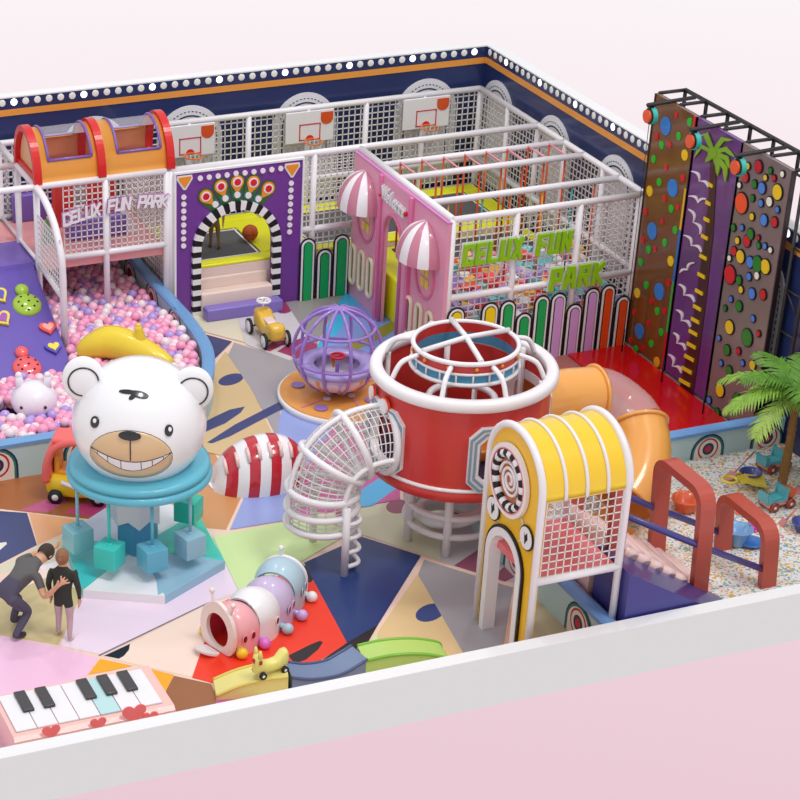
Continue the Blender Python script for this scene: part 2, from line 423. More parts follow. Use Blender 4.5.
for i, y in enumerate((8.9, 6.95, 4.95, 2.95, .95)):
    ab = B(); wall_arch(ab, (XR, y, 0), (0, 1, 0), (-1, 0, 0))
    o = part('trim_%d' % (i + 6), ab, [navy, orange_band, archm, dash]); o['kind'] = 'structure'
fw = B(); fw.box(XL, XR + .2, YF - .19, YF, -.065, .60, 0); fw.box(XL, XR + .2, YF - .19, YF, .60, .61, 1)
struct('wall_front', fw, [outm, capm])
# round lights along the wall tops
lampm = mat('lamp_glass', (222, 222, 218), .3, emit=.15); lampb = mat('lamp_lit', (255, 255, 255), .3, emit=1.6)
lb = B(); lb.lathe([(0, .012), (.045, .012), (.054, .008), (.056, 0)], 14); lb.M = Matrix.Rotation(PI / 2, 4, 'X')
lb2 = B(); lb2.M = Matrix.Rotation(PI / 2, 4, 'X'); lb2.lathe([(0, .012), (.045, .012), (.054, .008), (.056, 0)], 14)
L0 = part('round_wall_light', lb2, lampm); L1 = part('round_wall_light', lb2, lampb)
used = set(); k = 0; x = -2.68
def put(src, loc, rz, label, group):
    if src.name not in used: used.add(src.name); o = src
    else: o = src.copy(); COL.objects.link(o)
    o.location = loc; o.rotation_euler = (0, 0, rz)
    setp(o, label, 'wall light', group); return o
while x < 5.95:
    if k % 6 == 2: put(L1, (x, YB, 3.0), 0, 'brightly lit round white light in the row along the back wall top', 'bright wall lights on the back wall')
    else: put(L0, (x, YB, 3.0), 0, 'dim round white light in the row along the back wall top', 'dim wall lights on the back wall')
    x += .192; k += 1
y = 9.33; k = 0
while y > -.1:
    if k % 6 == 3: put(L1, (XR, y, 3.0), -PI / 2, 'brightly lit round white light in the row along the right wall top', 'bright wall lights on the right wall')
    else: put(L0, (XR, y, 3.0), -PI / 2, 'dim round white light in the row along the right wall top', 'dim wall lights on the right wall')
    y -= .195; k += 1
# ------------------------------------------------------------------ white pipe frames with nets
H1, H2 = 1.2, 2.42
YC, YBK, XCR = 7.217, 9.27, 5.84      # front and back of the cage, right side
def netpanel(parent, O, U, V, cell=.1, r=.008, m=None):
    b = B(); net(b, O, U, V, max(1, round(Vector(U).length / cell)), max(1, round(Vector(V).length / cell)), r)
    return part('net', b, m or wnet, parent, world=True)
def posts(parent, xy, z1=H2, z0=0):
    for x, y in xy: pipe('post', (x, y, z0), (x, y, z1), parent)
# cage around the trampolines, against the back and right walls
cg = thing('play_cage', 'white pipe cage with square netting against the navy back and right walls', 'play cage', (2.6, 8.2, 0))
posts(cg, [(x, YBK) for x in (-.49, .56, 1.61, 2.66, 3.72, 4.78, XCR)] + [(XCR, y) for y in (8.24, YC, 6.31, 5.1)] + [(1.9, YC), (-.49, YC)])
for z in (H1, H2): pipe('rail', (-.49, YBK, z), (XCR, YBK, z), cg); pipe('rail', (XCR, YBK, z), (XCR, 3.88, z), cg)
pipe('rail', (-.49, YC, H2), (XCR, YC, H2), cg); pipe('rail', (1.69, YC, H1 - .03), (2.62, YC, H1 - .03), cg)
pipe('rail', (-.49, YC, H2), (-.49, YBK, H2), cg)
netpanel(cg, (-.49, YBK, .75), (XCR + .49, 0, 0), (0, 0, H2 - .75), .105, .0085)
netpanel(cg, (XCR, 3.88, .75), (0, YBK - 3.88, 0), (0, 0, H2 - .75), .105, .0075)
netpanel(cg, (1.7, YC, .6), (.9, 0, 0), (0, 0, H2 - .6), .1)
netpanel(cg, (-.49, YC, 0), (0, YBK - YC, 0), (0, 0, H2), .1)
# raised trampoline deck : yellow pads around a dark bed
yel = mat('yellow_pad', (236, 236, 30), .35, .2); bed = mat('trampoline_bed', (92, 92, 92), .8, bump=.3, bscale=300)
dk = thing('trampoline', 'raised trampoline deck with dark grey beds and yellow padding inside the cage', 'trampoline', (2.6, 8.2, 0))
b = B(); b.box(-.44, XCR - .05, YC + .06, YBK - .05, 0, .72); part('deck', b, mat('deck_side', (236, 214, 205), .6), dk, world=True)
def padring(x0, x1, y0, y1, w, slope_back=True):
    b = B(); b.rbox(x0, x1, y0, y0 + w, .72, .77, .02); part('pad', b, yel, dk, world=True)
    b = B(); b.rbox(x0, x0 + w, y0 + w, y1 - w, .72, .77, .02); part('pad', b, yel, dk, world=True)
    b = B(); b.rbox(x1 - w, x1, y0 + w, y1 - w, .72, .77, .02); part('pad', b, yel, dk, world=True)
    b = B(); b.rbox(x0, x1, y1 - w, y1, .72, .77, .02); part('pad', b, yel, dk, world=True)
padring(-.4, 1.7, YC + .06, YBK - .06, .22)
b = B(); b.box(1.17, 1.5, YC + .28, YBK - .28, .72, .768); part('pad', b, yel, dk, world=True)
b = B(); b.box(-.18, 1.17, 8.66, YBK - .28, .72, .768); part('pad', b, yel, dk, world=True); padring(1.75, 5.78, YC + .06, YBK - .06, .3)
for x0, x1, y0, y1 in ((-.18, 1.17, YC + .28, 8.66), (2.05, 5.48, YC + .36, 8.97)):
    b = B(); b.box(x0, x1, y0, y1, .72, .75); bo = part('bed', b, bed, dk, world=True)
    b = B()
    for a in ((x0 + .03, x0 + .06, y0, y1), (x1 - .06, x1 - .03, y0, y1), (x0, x1, y0 + .03, y0 + .06), (x0, x1, y1 - .06, y1 - .03)): b.box(*a, .75, .753)
    part('bed_line', b, capm, dk, world=True)
# sloped yellow padding at the cage sides
b = B(); b.prism([(0, 0), (.5, .0), (.5, .08)], (1.22, YC + .3, .77), (1, 0, 0), (0, 0, 1), (0, 1.2, 0)); part('sloped_pad', b, yel, dk, world=True)
# hut frame
XP, YH = 2.592, 3.88
hf = thing('net_room', 'white pipe room with net walls and open roof bars behind the pink house front', 'net room', (4.2, 5.5, 0))
posts(hf, [(2.66, YH), (3.7, YH), (4.75, YH), (5.76, YH), (2.66, 5.5), (2.66, YC - .08)])
for z in (H1, H2): pipe('rail', (2.66, YH, z), (5.8, YH, z), hf)
pipe('rail', (2.66, YH, H2), (2.66, YC - .08, H2), hf, .055)
for y in (4.62, 5.72, 6.35): pipe('roof_bar', (2.66, y, H2), (XCR, y, H2), hf)
netpanel(hf, (2.7, YH, .55), (3.05, 0, 0), (0, 0, H2 - .55), .1, .0065)
# rope climbing course
PINKBAR = C3('pink_bar', 238, 150, 170); orope = mat('orange_rope', (225, 92, 40), .7)
rc = thing('rope_course', 'orange hanging ropes on short pink bars under the open roof bars', 'rope course', (4.2, 5.6, 0))
random.seed(3)
for i in range(8):
    x = 2.95 + i * .37
    pipe('bar', (x, 5.72, H2 + .02), (x, 6.35, H2 + .02), rc, .016, PINKBAR)
    for y in (5.78, 6.3): pipe('rope', (x, y, 1.0), (x, y, H2), rc, .016, orope)
yrope = mat('yellow_rope', (235, 170, 40), .7); teal_rope = mat('teal_rope', (70, 170, 165), .7)
for i in range(6):
    x = 3.0 + i * .5 + random.uniform(-.1, .1); pipe('rope', (x, 4.62, 1.0), (x, 4.62, H2), rc, .014, (yrope, teal_rope, orope)[i % 3])
b = B(); b.rbox(2.72, 5.75, 5.6, 7.1, 0, .74, .04); part('base', b, yel, rc, world=True)
b = B(); b.rbox(2.95, 3.1, 4.95, 6.2, .1, 1.55, .03); part('entry_pad', b, yel, rc, world=True)
b = B(); b.box(3.2, 5.5, 5.95, 6.95, .74, .76); part('mat', b, bed, rc, world=True)
# foam pit in the front of the room
fcols = [(240, 130, 160), (110, 200, 205), (250, 190, 60), (175, 150, 220), (240, 240, 240), (235, 80, 70)]
fmat = [C3('foam_%d' % i, *c) for i, c in enumerate(fcols)]
b = B(); random.seed(5)
for i in range(19):
    for j in range(10):
        x = 2.78 + i * .158 + random.uniform(-.03, .03); y = 4.0 + j * .158 + random.uniform(-.03, .03)
        z = .62 + random.uniform(-.05, .06) + (.05 * j)
        b.M = Matrix.Translation((x, y, z)) @ Matrix.Rotation(random.uniform(0, 3), 4, 'Z') @ Matrix.Rotation(random.uniform(-.6, .6), 4, 'X')
        b.box(-.075, .075, -.075, .075, -.075, .075, random.choice((0, 1, 1, 2, 3, 3, 4, 5)))
b.M = Matrix.Identity(4); b.box(2.75, 5.74, 3.96, 5.58, 0, .5, 4)
solo('foam_cubes', b, fmat, 'heap of small pink, teal, orange and lilac foam cubes inside the net room', 'foam cubes', kind='stuff')
# ------------------------------------------------------------------ basketball boards
def backboard(xc, label):
    t = thing('basketball_hoop', label, 'basketball hoop', (xc - .01, YBK - .08, 1.875), 0, None)
    bd = C3('board_white', 240, 240, 242); red = C3('board_red', 214, 40, 60); org = C3('hoop_orange', 236, 120, 40)
    b = B(); b.M = Matrix.Translation((0, 0, .0)) @ Matrix.Rotation(PI / 2, 4, 'X')
    b.rbox(-.43, .43, 0, .53, 0, .03, .012); part('board', b, bd, t)
    b = B()
    for x0, x1, z0, z1 in ((-.19, .19, .30, .318), (-.19, .19, .04, .058), (-.19, -.172, .04, .318), (.172, .19, .04, .318)): b.box(x0, x1, -.036, -.028, z0, z1)
    b.prism(circ(0, .05, .075, n=14, a0=0, a1=PI), (0, -.03, 0), (1, 0, 0), (0, 0, 1), (0, -.008, 0))
    part('target_square', b, red, t)
    b = B(); b.prism([(.19, .49), (.41, .49), (.41, .38)] + [(.30 + .11 * math.cos(a), .38 - .1 * math.sin(a)) for a in [PI * k / 8 for k in range(9)]] + [(.19, .38)], (0, -.03, 0), (1, 0, 0), (0, 0, 1), (0, -.008, 0)); part('corner_mark', b, C3('mark_orange', 222, 88, 40), t)
    b = B(); b.torus((0, -.19, .06), .15, .012, 24, 6); b.box(-.04, .04, -.05, -.03, .04, .08); part('ring', b, org, t)
    b = B()
    for k in range(12):
        a = 2 * PI * k / 12; c = 2 * PI * (k + .5) / 12
        b.tube([(.15 * math.cos(a), -.19 + .15 * math.sin(a), .05), (.1 * math.cos(c), -.19 + .1 * math.sin(c), -.14)], .004, 4)
        b.tube([(.15 * math.cos(c + .26), -.19 + .15 * math.sin(c + .26), .05), (.1 * math.cos(c), -.19 + .1 * math.sin(c), -.14)], .004, 4)
    part('hoop_net', b, wnet, t)
backboard(.56, 'leftmost basketball hoop on white board, beside the orange arched roof')
backboard(2.67, 'basketball hoop on white board on the cage back, middle of three')
backboard(4.8, 'rightmost basketball hoop on white board, near the cage corner')
def PL(x, y, P0, N):
    """pixel ray meets the plane through P0 with normal N"""
    d = ray(x, y); N = Vector(N); t = N.dot(Vector(P0) - CAM) / N.dot(d); return CAM + d * t
# ------------------------------------------------------------------ tower over the ball pit
XT = -2.63
tw = thing('tower_frame', 'two level white pipe tower with netting above the ball pit, under orange arched roofs', 'play tower', (-1.6, 8.2, 0))
posts(tw, [(-1.54, YC), (-.56, YC), (XT, 8.24), (XT, YBK), (-1.54, YBK), (-3.9, YBK), (-3.2, 8.24), (XT, YC), (-4.9, YC)])
for z in (H2,):
    pipe('rail', (-6, YC, z), (-.56, YC, z), tw); pipe('rail', (-6, YBK, z), (-.56, YBK, z), tw)
    pipe('rail', (-6, 8.24, z), (XT, 8.24, z), tw)
pipe('rail', (XT + .4, YC, H1 + .04), (-.56, YC, H1 + .04), tw); pipe('rail', (-6, YBK, H1), (-.56, YBK, H1), tw)
pipe('rail', (XT, YC, H2), (XT, YBK, H2), tw); pipe('rail', (XT, YC, H1 + .02), (XT, YBK, H1 + .02), tw, .03)
# curved brace that carries the side net of the slide
P = catmull([(XT, 7.2, H2), (XT, 6.75, 2.36), (XT, 6.3, 2.15), (XT, 6.02, 1.8), (XT, 5.96, 1.5), (XT, 5.96, 1.2)], 5)
b = B(); b.tube(P + [Vector((XT, 5.96, 0))], .055, 10); part('curved_brace', b, white, tw, world=True)
pipe('lower_rail', (XT, 5.96, 1.12), (XT, 7.2, 1.2), tw, .04)
netpanel(tw, (XT, 6.05, 1.15), (0, 1.12, 0), (0, 0, .85), .09); netpanel(tw, (XT + .42, YC, H1 + .05), (1.65, 0, 0), (0, 0, 1.15), .092)
netpanel(tw, (XT - 3, YBK, H1), (5.0, 0, 0), (0, 0, 1.2), .11, .011); netpanel(tw, (-.56, YC, H1), (0, 2.0, 0), (0, 0, 1.2), .1)
pinkpad = C3('pink_pad', 246, 172, 170); purp = C3('purple_pad', 124, 100, 188, .4, .2); redpad = C3('red_pad', 226, 66, 56)
b = B(); b.box(XT, -.56, YC + .06, YBK - .1, 1.05, 1.17); part('platform', b, pinkpad, tw, world=True)
b = B(); b.box(-6, XT, 8.3, YBK - .1, 1.05, 1.17); part('platform', b, pinkpad, tw, world=True)
b = B(); b.box(-6, XT, YC + .04, 8.3, 1.05, 1.17); part('landing', b, purp, tw, world=True)
b = B(); b.rbox(-2.5, -1.95, YBK - .25, YBK - .1, 1.17, 1.62, .03); part('purple_block', b, purp, tw, world=True); b = B(); b.rbox(-1.9, -.95, YC + .75, YC + 1.0, 1.17, 1.5, .03); part('purple_block', b, purp, tw, world=True)
b = B(); b.rbox(-1.95, -1.62, 8.6, 8.75, 1.17, 1.95, .03); b.rbox(-1.4, -.9, 8.6, 8.75, 1.3, 1.95, .03); part('red_panel', b, redpad, tw, world=True)
b = B(); b.prism([(0, 0), (.5, 0), (.25, .42)], (-1.2, 8.0, 1.17), (1, 0, 0), (0, 0, 1), (0, .1, 0)); b.prism([(0, 0), (.5, 0), (.25, .5)], (-1.75, 8.0, 1.17), (1, 0, 0), (0, 0, 1), (0, .1, 0)); part('mountain_cutout', b, capm, tw, world=True)
b = B(); b.prism([(0, 0), (.2, 0), (.1, .4)], (XT + .3, 8.0, 1.17), (1, 0, 0), (0, 0, 1), (0, .1, 0)); part('green_cutout', b, C3('green_soft', 40, 160, 70), tw, world=True)
# orange arched roofs
ora = C3('roof_orange', 240, 164, 74, .35); orin = C3('roof_inner', 236, 150, 110); redr = C3('roof_red', 214, 36, 34); ptrim = C3('purple_trim', 128, 98, 178)
YR0, YR1 = YC + .0, 8.24
ycr, hr = (YR0 + YR1) / 2, .68
def arcp(a, off=0.0):   # point on the barrel cross-section, a from front base 0 to back base pi
    return (ycr - ((YR1 - YR0) / 2 + off) * math.cos(a), 2.46 + (hr + off) * math.sin(a) ** .9)
def roof(x0, x1, label, first):
    t = thing('arched_roof', label, 'roof canopy', ((x0 + x1) / 2, ycr, 2.46), 0, None)
    N = 28; wx0, wx1 = x0 + .22, x1 - .17; win = (4, 15)
    b = B()
    def strip(xa, xb, k0, k1):
        o = [[(x, *arcp(PI * k / N, .0)) for x in (xa, xb)] for k in range(k0, k1 + 1)]
        i = [[(x, *arcp(PI * k / N, -.03)) for x in (xa, xb)] for k in range(k0, k1 + 1)]
        b.loft(o, closed=False, mi=0); b.loft([r[::-1] for r in i], closed=False, mi=1)
        for e in (0, -1): b.add([o[e][0], o[e][1], i[e][1], i[e][0]], [(0, 1, 2, 3)], False, 0)
        for q in (0, 1): b.loft([[o[k][q], i[k][q]] for k in range(len(o))], closed=False, mi=0)
    strip(x0, wx0, 0, N); strip(wx1, x1, 0, N); strip(wx0, wx1, 0, win[0]); strip(wx0, wx1, win[1] + 8, N)
    part('roof_shell', b, [ora, orin], t, world=True)
    b = B()
    def rim(a0, a1, xs):
        for x in xs: b.tube([(x, *arcp(PI * k / N, .005)) for k in range(a0, a1 + 1)], .022, 6)
        for k in (a0, a1): b.tube([(xs[0], *arcp(PI * k / N, .005)), (xs[1], *arcp(PI * k / N, .005))], .022, 6)
    rim(win[0], win[1] + 8, (wx0, wx1)); part('window_trim', b, ptrim, t, world=True)
    b = B(); b.loft([[(x, *arcp(PI * k / N, -.01)) for x in (wx0 + .02, wx1 - .02)] for k in range(win[0] + 6, win[1] + 8)], closed=False)
    part('clear_window', b, mat('clear_sheet', (235, 235, 245), .05, alpha=.25), t, world=True)
    ribs = [x0 + .03, x1 - .03] if first else [x1 - .03]
    for x in ribs:
        b = B(); rg = []
        for k in range(N + 1):
            y0, z0 = arcp(PI * k / N, .05); y1, z1 = arcp(PI * k / N, -.04)
            rg.append([(x - .06, y0, z0), (x + .06, y0, z0), (x + .06, y1, z1), (x - .06, y1, z1)])
        b.loft(rg, True, True, smooth=False); part('red_rib', b, redr, t, world=True)
    if first:
        b = B(); b.prism([(y, z) for y, z in [arcp(PI * k / N, -.06) for k in range(N + 1)]], (x0 + .05, 0, 0), (0, 1, 0), (0, 0, 1), (.02, 0, 0)); part('end_panel', b, mat('end_panel', (240, 190, 140), .4), t, world=True)
        b = B(); b.box(x0 + .0, x0 + .1, YR0, YR1, 2.45, 2.55); part('red_sill', b, redr, t, world=True)
roof(XT + .0, -1.56, 'left orange arched roof with closed end panel and purple trimmed window', True)
roof(-1.54, -.46, 'right orange arched roof beside the first basketball board', False)
# white lettering on the tower
def letters(t, text, path, size, mats, ext=.02, shear=.25, off=.012, bold=.004, sx=1.0, tilt=None):
    """path(i) -> (origin, U, V) for letter i"""
    for i, ch in enumerate(text):
        if ch == ' ': continue
        O, U, V = path(i); N = U.cross(V)
        M = Matrix((( U.x * sx, V.x, N.x, O.x), (U.y * sx, V.y, N.y, O.y), (U.z * sx, V.z, N.z, O.z), (0, 0, 0, 1)))
        g, a, c = glyph(ch, size, ext, bold, shear)
        b = B(); b.M = M; b.add([(v[0] - (a + c) / 2, v[1], v[2] + .02) for v in g.v], g.f)
        g2, a, c = glyph(ch, size, ext, bold + off, shear)
        b2 = B(); b2.M = M; b2.add([(v[0] - (a + c) / 2, v[1], v[2] - .01) for v in g2.v], g2.f)
        l = part('letter', b, mats[0], t, world=True); part('letter_edge', b2, mats[1], l, world=True)
t = thing('park_sign', 'small white letters CELUX FUN PARK in an arc on the tower netting', 'sign', (-1.4, 7.12, 1.8))
txt = 'CELUX FUN PARK'
def pth(i):
    px = 67 + i * 7.35; py = 226.5 - i * 1.42 - 5.0 * math.sin(PI * i / 13)
    O = PY(px, py, 7.12); sl = .22 * math.cos(PI * i / 13)
    return O, Vector((math.cos(sl * .6), 0, math.sin(sl * .6))), Vector((-math.sin(sl * .6), 0, math.cos(sl * .6)))
block_sign(t, txt, pth, .15, .225, .037, (capm, C3('letter_purple', 200, 130, 200)), .010, .012, .12)
# ------------------------------------------------------------------ purple climbing slope
sl = thing('climbing_slope', 'purple padded slope with ladybird and heart grips running into the ball pit', 'climbing slope', (-3.8, 6.3, 0))
s_ = (1.2 - .35) / (7.3 - 5.49)
SP0 = Vector((XT, 7.3, 1.2)); SN = Vector((0, -s_, 1)).normalized()
yb = 4.6
b = B(); b.prism([(7.3, 1.2), (7.3, 1.02), (yb + .2, 0), (yb, 0), (yb, 1.2 + (yb - 7.3) * s_)], (-6, 0, 0), (0, 1, 0), (0, 0, 1), (6 + XT - .08, 0, 0)); part('slope_pad', b, C3('slope_purple', 104, 84, 178, .32, .3), sl, world=True)
SU = Vector((1, 0, 0)); SV = SN.cross(SU).normalized()
def onslope(b, o, px, py): 
    P = PL(px, py, SP0, SN); b.M = Matrix(((SU.x, SV.x, SN.x, P.x), (SU.y, SV.y, SN.y, P.y), (SU.z, SV.z, SN.z, P.z), (0, 0, 0, 1)))
def bug(px, py, col, nm):
    b = B(); onslope(b, sl, px, py); b.sphere((0, 0, .0), .225, 24, 12, sc=(1, 1, .42)); b.sphere((0, .29, .02), .11, 16, 10, sc=(1, 1, .7))
    o = part('ladybird_grip', b, col, sl, world=True, label=nm)
    random.seed(int(px)); bb = B(); onslope(bb, sl, px, py)
    for q, w_ in ((-.13, .02), (-.07, .11), (.05, .13), (.14, .07), (.02, .0), (.08, -.1), (-.1, -.07), (.15, -.02), (-.02, -.15)):
        zz_ = .225 * .42 * math.sqrt(max(0, 1 - (q * q + w_ * w_) / .0506)); bb.sphere((q, w_, zz_), .019, 8, 6, sc=(1, 1, .6))
    part('spots', bb, black, o, world=True)
bug(27, 305, C3('grip_green', 168, 206, 62, .2, .7), 'green ladybird grip'); bug(27, 368, C3('grip_coral', 240, 100, 104, .2, .7), 'coral ladybird grip')
def hgrip(px, py, c1, c2, nm, s=.14, rot=0):
    b = B(); onslope(b, sl, px, py); b.M = b.M @ Matrix.Rotation(rot, 4, 'Z'); b.prism(heart(s), (0, 0, 0), (1, 0, 0), (0, 1, 0), (0, 0, .05), smooth=True)
    o = part('heart_grip', b, c1, sl, world=True, label=nm)
    b = B(); onslope(b, sl, px, py); b.M = b.M @ Matrix.Rotation(rot, 4, 'Z'); b.prism(heart(s * .66), (0, 0, .05), (1, 0, 0), (0, 1, 0), (0, 0, .012), smooth=True); part('heart_face', b, c2, o, world=True)
yelg = C3('grip_yellow', 240, 222, 74); redg = C3('grip_red', 235, 92, 84); pkg = C3('grip_pink', 250, 170, 160); lilg = C3('grip_lilac', 165, 90, 180); blg = C3('grip_blue', 92, 84, 190)
hgrip(48, 329, redg, pkg, 'red and pink heart grip'); hgrip(53.5, 348.5, blg, yelg, 'blue and yellow heart grip'); hgrip(2, 320, yelg, lilg, 'yellow and purple heart grip', .16, .4); hgrip(-1, 297, yelg, blg, 'yellow and blue heart grip', .16, .4)
# ------------------------------------------------------------------ ball pit and sand pit walls with target arches
pw = C3('pit_wall', 190, 220, 222, .5, .1); ptop = C3('pit_blue', 112, 164, 214, .35, .3); ptop2 = C3('pit_blue_sand', 118, 168, 226, .35, .3)
A_navy = C3('arch_navy', 30, 50, 90); A_teal = C3('arch_teal', 40, 130, 120); A_cream = C3('arch_cream', 236, 232, 222); A_red = C3('arch_red', 196, 36, 56)
AM = [A_navy, A_teal, A_cream, A_red]
def target(par, O, U, N, s=1.0):
    """painted arch with a roundel, standing on O, facing N"""
    U = Vector(U); N = Vector(N); Z = Vector((0, 0, 1)); b = B(); O = Vector(O)
    def ap(w, h): return arch_poly(w * s, h * s, 12)
    for k, (w_, h_, m) in enumerate(((.62, .50, 0), (.56, .47, 1), (.50, .44, 2))): b.prism(ap(w_, h_), O + N * .002 * k, U, Z, N * .002, m)
    for k, (r, m) in enumerate(((.19, 3), (.16, 2), (.105, 0), (.06, 3))): b.prism(circ(0, .24 * s, r * s, n=20), O + N * (.006 + .002 * k), U, Z, N * .002, m)
    part('target_arch', b, AM, par, world=True)
bp = thing('ball_pit', 'pale teal padded ball pit wall with rounded blue top and target arches', 'ball pit', (-3, 5, 0))
def wallpath(par, path, th, h, nm):
    rg = []; rt = []
    P = [Vector((p[0], p[1], 0)) for p in path]
    for i, p in enumerate(P):
        t = (P[min(i + 1, len(P) - 1)] - P[max(i - 1, 0)]).normalized(); n = Vector((t.y, -t.x, 0))
        o, q = p + n * th / 2, p - n * th / 2
        rg.append([(o.x, o.y, 0), (o.x, o.y, h - .07), (q.x, q.y, h - .07), (q.x, q.y, 0)])
        o2, q2 = p + n * (th / 2 + .015), p - n * (th / 2 + .015); i2, j2 = p + n * (th / 2 - .02), p - n * (th / 2 - .02)
        rt.append([(o2.x, o2.y, h - .07), (o2.x, o2.y, h - .02), (i2.x, i2.y, h), (j2.x, j2.y, h), (q2.x, q2.y, h - .02), (q2.x, q2.y, h - .07)])
    b = B(); b.loft(rg, True, True, smooth=False); part('pit_wall', b, pw, par, world=True)
    b = B(); b.loft(rt, True, True, smooth=False); part('top_pad', b, nm, par, world=True)
path = [(-8.5, 2.88)] + [(v.x, v.y) for v in catmull([(-3.3, 2.88, 0), (-2.6, 2.9, 0), (-1.95, 3.06, 0), (-1.45, 3.45, 0), (-1.07, 4.05, 0), (-.82, 4.7, 0), (-.71, 5.35, 0), (-.66, 6.1, 0)], 4)] + [(-.66, 9.2)]
wallpath(bp, path, .16, .55, ptop)
for x in (-4.6, -3.35): target(bp, (x, 2.80, 0), (1, 0, 0), (0, -1, 0))
for q in ((130, 250), (152, 293), (175, 325)):
    P_ = PX(q[0], q[1], -.74); target(bp, (-.74, P_.y, .05), (0, -1, 0), (-1, 0, 0))
# balls
bcol = [('pink', C3('ball_pink', 246, 164, 198, .25, .4)), ('white', C3('ball_white', 244, 226, 230, .25, .4)), ('lilac', C3('ball_lilac', 182, 158, 226, .25, .4)), ('rose', C3('ball_rose', 250, 192, 214, .25, .4))]
random.seed(11)
def pit_h(x, y): 
    h = .47 - .035 * max(0, y - 3.6) + .04 * math.sin(x * 2.1) * math.cos(y * 1.7)
    if x < -2.7: h = .47 - .11 * (y - 3.5)
    return max(.14, min(.5, h))
cand = []; RB = .078
def inpit(x, y):
    if x > -.82 or y < 3.04 or y > 9.15 or x < -6.2: return False
    for (ax, ay), (bx_, by_) in zip(path[:-1], path[1:]):
        if min(ay, by_) <= y <= max(ay, by_) and ay != by_ and x > ax + (bx_ - ax) * (y - ay) / (by_ - ay) - .17: return False
    if x < XT and y > 4.7 and (1.2 + (y - 7.3) * s_) > pit_h(x, y) - .05: return False
    if math.hypot(x + 4.03, y - 4.1) < .30: return False
    return True
y = 3.05; row = 0
while y < 9.15:
    x = -6.2 + (row % 2) * .068
    while x < -.8:
        X_, Y_ = x + random.uniform(-.022, .022), y + random.uniform(-.022, .022)
        if inpit(X_, Y_): cand.append((X_, Y_, pit_h(X_, Y_) + random.uniform(-.05, .05)))
        x += .146
    y += .128; row += 1
vis = []
for c in cand:
    u, v = proj(c)
    hid = u < -6 or ((u - 138) / 76) ** 2 + ((v - 420) / 66) ** 2 < 1 or (c[1] > 7.3 and u < 60) or (math.hypot(u - 88, v - 378) < 26)
    vis.append((hid, (Vector(c) - CAM).length, c))
vis.sort(key=lambda t: (t[0], t[1]))
b = B(); b.sphere((0, 0, 0), RB, 18, 12)
protos = [part('plastic_ball', b, m) for _, m in bcol]
rest = B()
for n_, (hid, d_, c) in enumerate(vis):
    r_ = random.random(); ci = 0 if r_ < .36 else 3 if r_ < .58 else 1 if r_ < .80 else 2
    if n_ < 300 and not hid:
        src = protos[ci]
        if src.name in used: o = src.copy(); COL.objects.link(o)
        else: o = src; used.add(src.name)
        o.location = c; nm = ['pink', 'white', 'lilac', 'pale rose'][ci]
        setp(o, nm + ' plastic ball lying among the others in the ball pit', 'ball', nm + ' balls in the ball pit')
    else: rest.sphere(c, RB, 10, 7, ci)
for c in cand:
    r_ = random.random(); ci = 0 if r_ < .36 else 3 if r_ < .58 else 1 if r_ < .80 else 2
    rest.sphere((c[0] + .05, c[1] + .05, c[2] - .09), RB, 8, 5, ci)
solo('plastic_balls', rest, [m for _, m in bcol], 'deep heap of pink, white and lilac plastic balls at the back and below in the pit', 'balls', kind='stuff')
# ------------------------------------------------------------------ purple arch front
Zv = Vector((0, 0, 1)); Xv = Vector((1, 0, 0)); Yv = Vector((0, 1, 0))
pf = thing('arch_front', 'purple entrance board with black and white striped arch and peacock fan', 'entrance board', (.6, YC, 0))
yf = YC - .03
AX, AR, ACZ = .575, .615, 1.09
fx0, fx1, fz1 = -.43, 1.67, 2.37
out = [(fx0, 0), (AX - AR, 0)] + [(AX - AR * math.cos(PI * k / 20), ACZ + AR * math.sin(PI * k / 20)) for k in range(21)] + [(AX + AR, 0), (fx1, 0), (fx1, fz1), (fx0, fz1)]
purf = C3('front_purple', 116, 58, 152, .4, .2)
def strips(b, y0, y1):   # board with arched hole as convex pieces
    b.box(fx0, AX - AR, y0, y1, 0, fz1); b.box(AX + AR, fx1, y0, y1, 0, fz1)
    for k in range(20):
        a, c = PI * k / 20, PI * (k + 1) / 20
        p = [(AX - AR * math.cos(a), ACZ + AR * math.sin(a)), (AX - AR * math.cos(c), ACZ + AR * math.sin(c))]
        b.prism([p[0], p[1], (p[1][0], fz1), (p[0][0], fz1)], (0, y0, 0), Xv, Zv, (0, y1 - y0, 0))
b = B(); strips(b, yf - .05, yf + .03); part('board', b, purf, pf, world=True)
b = B()
for a in ((fx0 - .03, fx0, 0, fz1), (fx1, fx1 + .03, 0, fz1), (fx0 - .03, fx1 + .03, fz1, fz1 + .03)): b.box(a[0], a[1], yf - .07, yf + .03, a[2], a[3])
part('edge_strip', b, capm, pf, world=True)
b = B(); seq = []
zc = 0.0; n_s = 9
R0, R1 = AR - .01, AR + .13
hh = ACZ / 12
for side in (-1, 1):
    for k in range(12):
        x0, x1 = (AX - R1, AX - R0) if side < 0 else (AX + R0, AX + R1)
        b.box(x0, x1, yf - .11, yf - .04, k * hh, (k + 1) * hh, k % 2)
NA = 23
for k in range(NA):
    a, c = PI * k / NA, PI * (k + 1) / NA
    b.prism([(R0 * math.cos(a), R0 * math.sin(a)), (R1 * math.cos(a), R1 * math.sin(a)), (R1 * math.cos(c), R1 * math.sin(c)), (R0 * math.cos(c), R0 * math.sin(c))], (AX, yf - .04, ACZ), Xv, Zv, (0, -.07, 0), k % 2)
part('striped_arch', b, [capm, black], pf, world=True)
bulb = C3('bulb_white', 246, 240, 246); ogold = C3('ornament_gold', 240, 150, 40)
def disc(px, py, r, m, d=.02, nm='bulb', y=None, par=pf):
    P = PY(px, py, y or yf - .06); b = B(); b.prism(circ(0, 0, r, n=14), P, Xv, Zv, (0, -d, 0)); return part(nm, b, m, par, world=True)
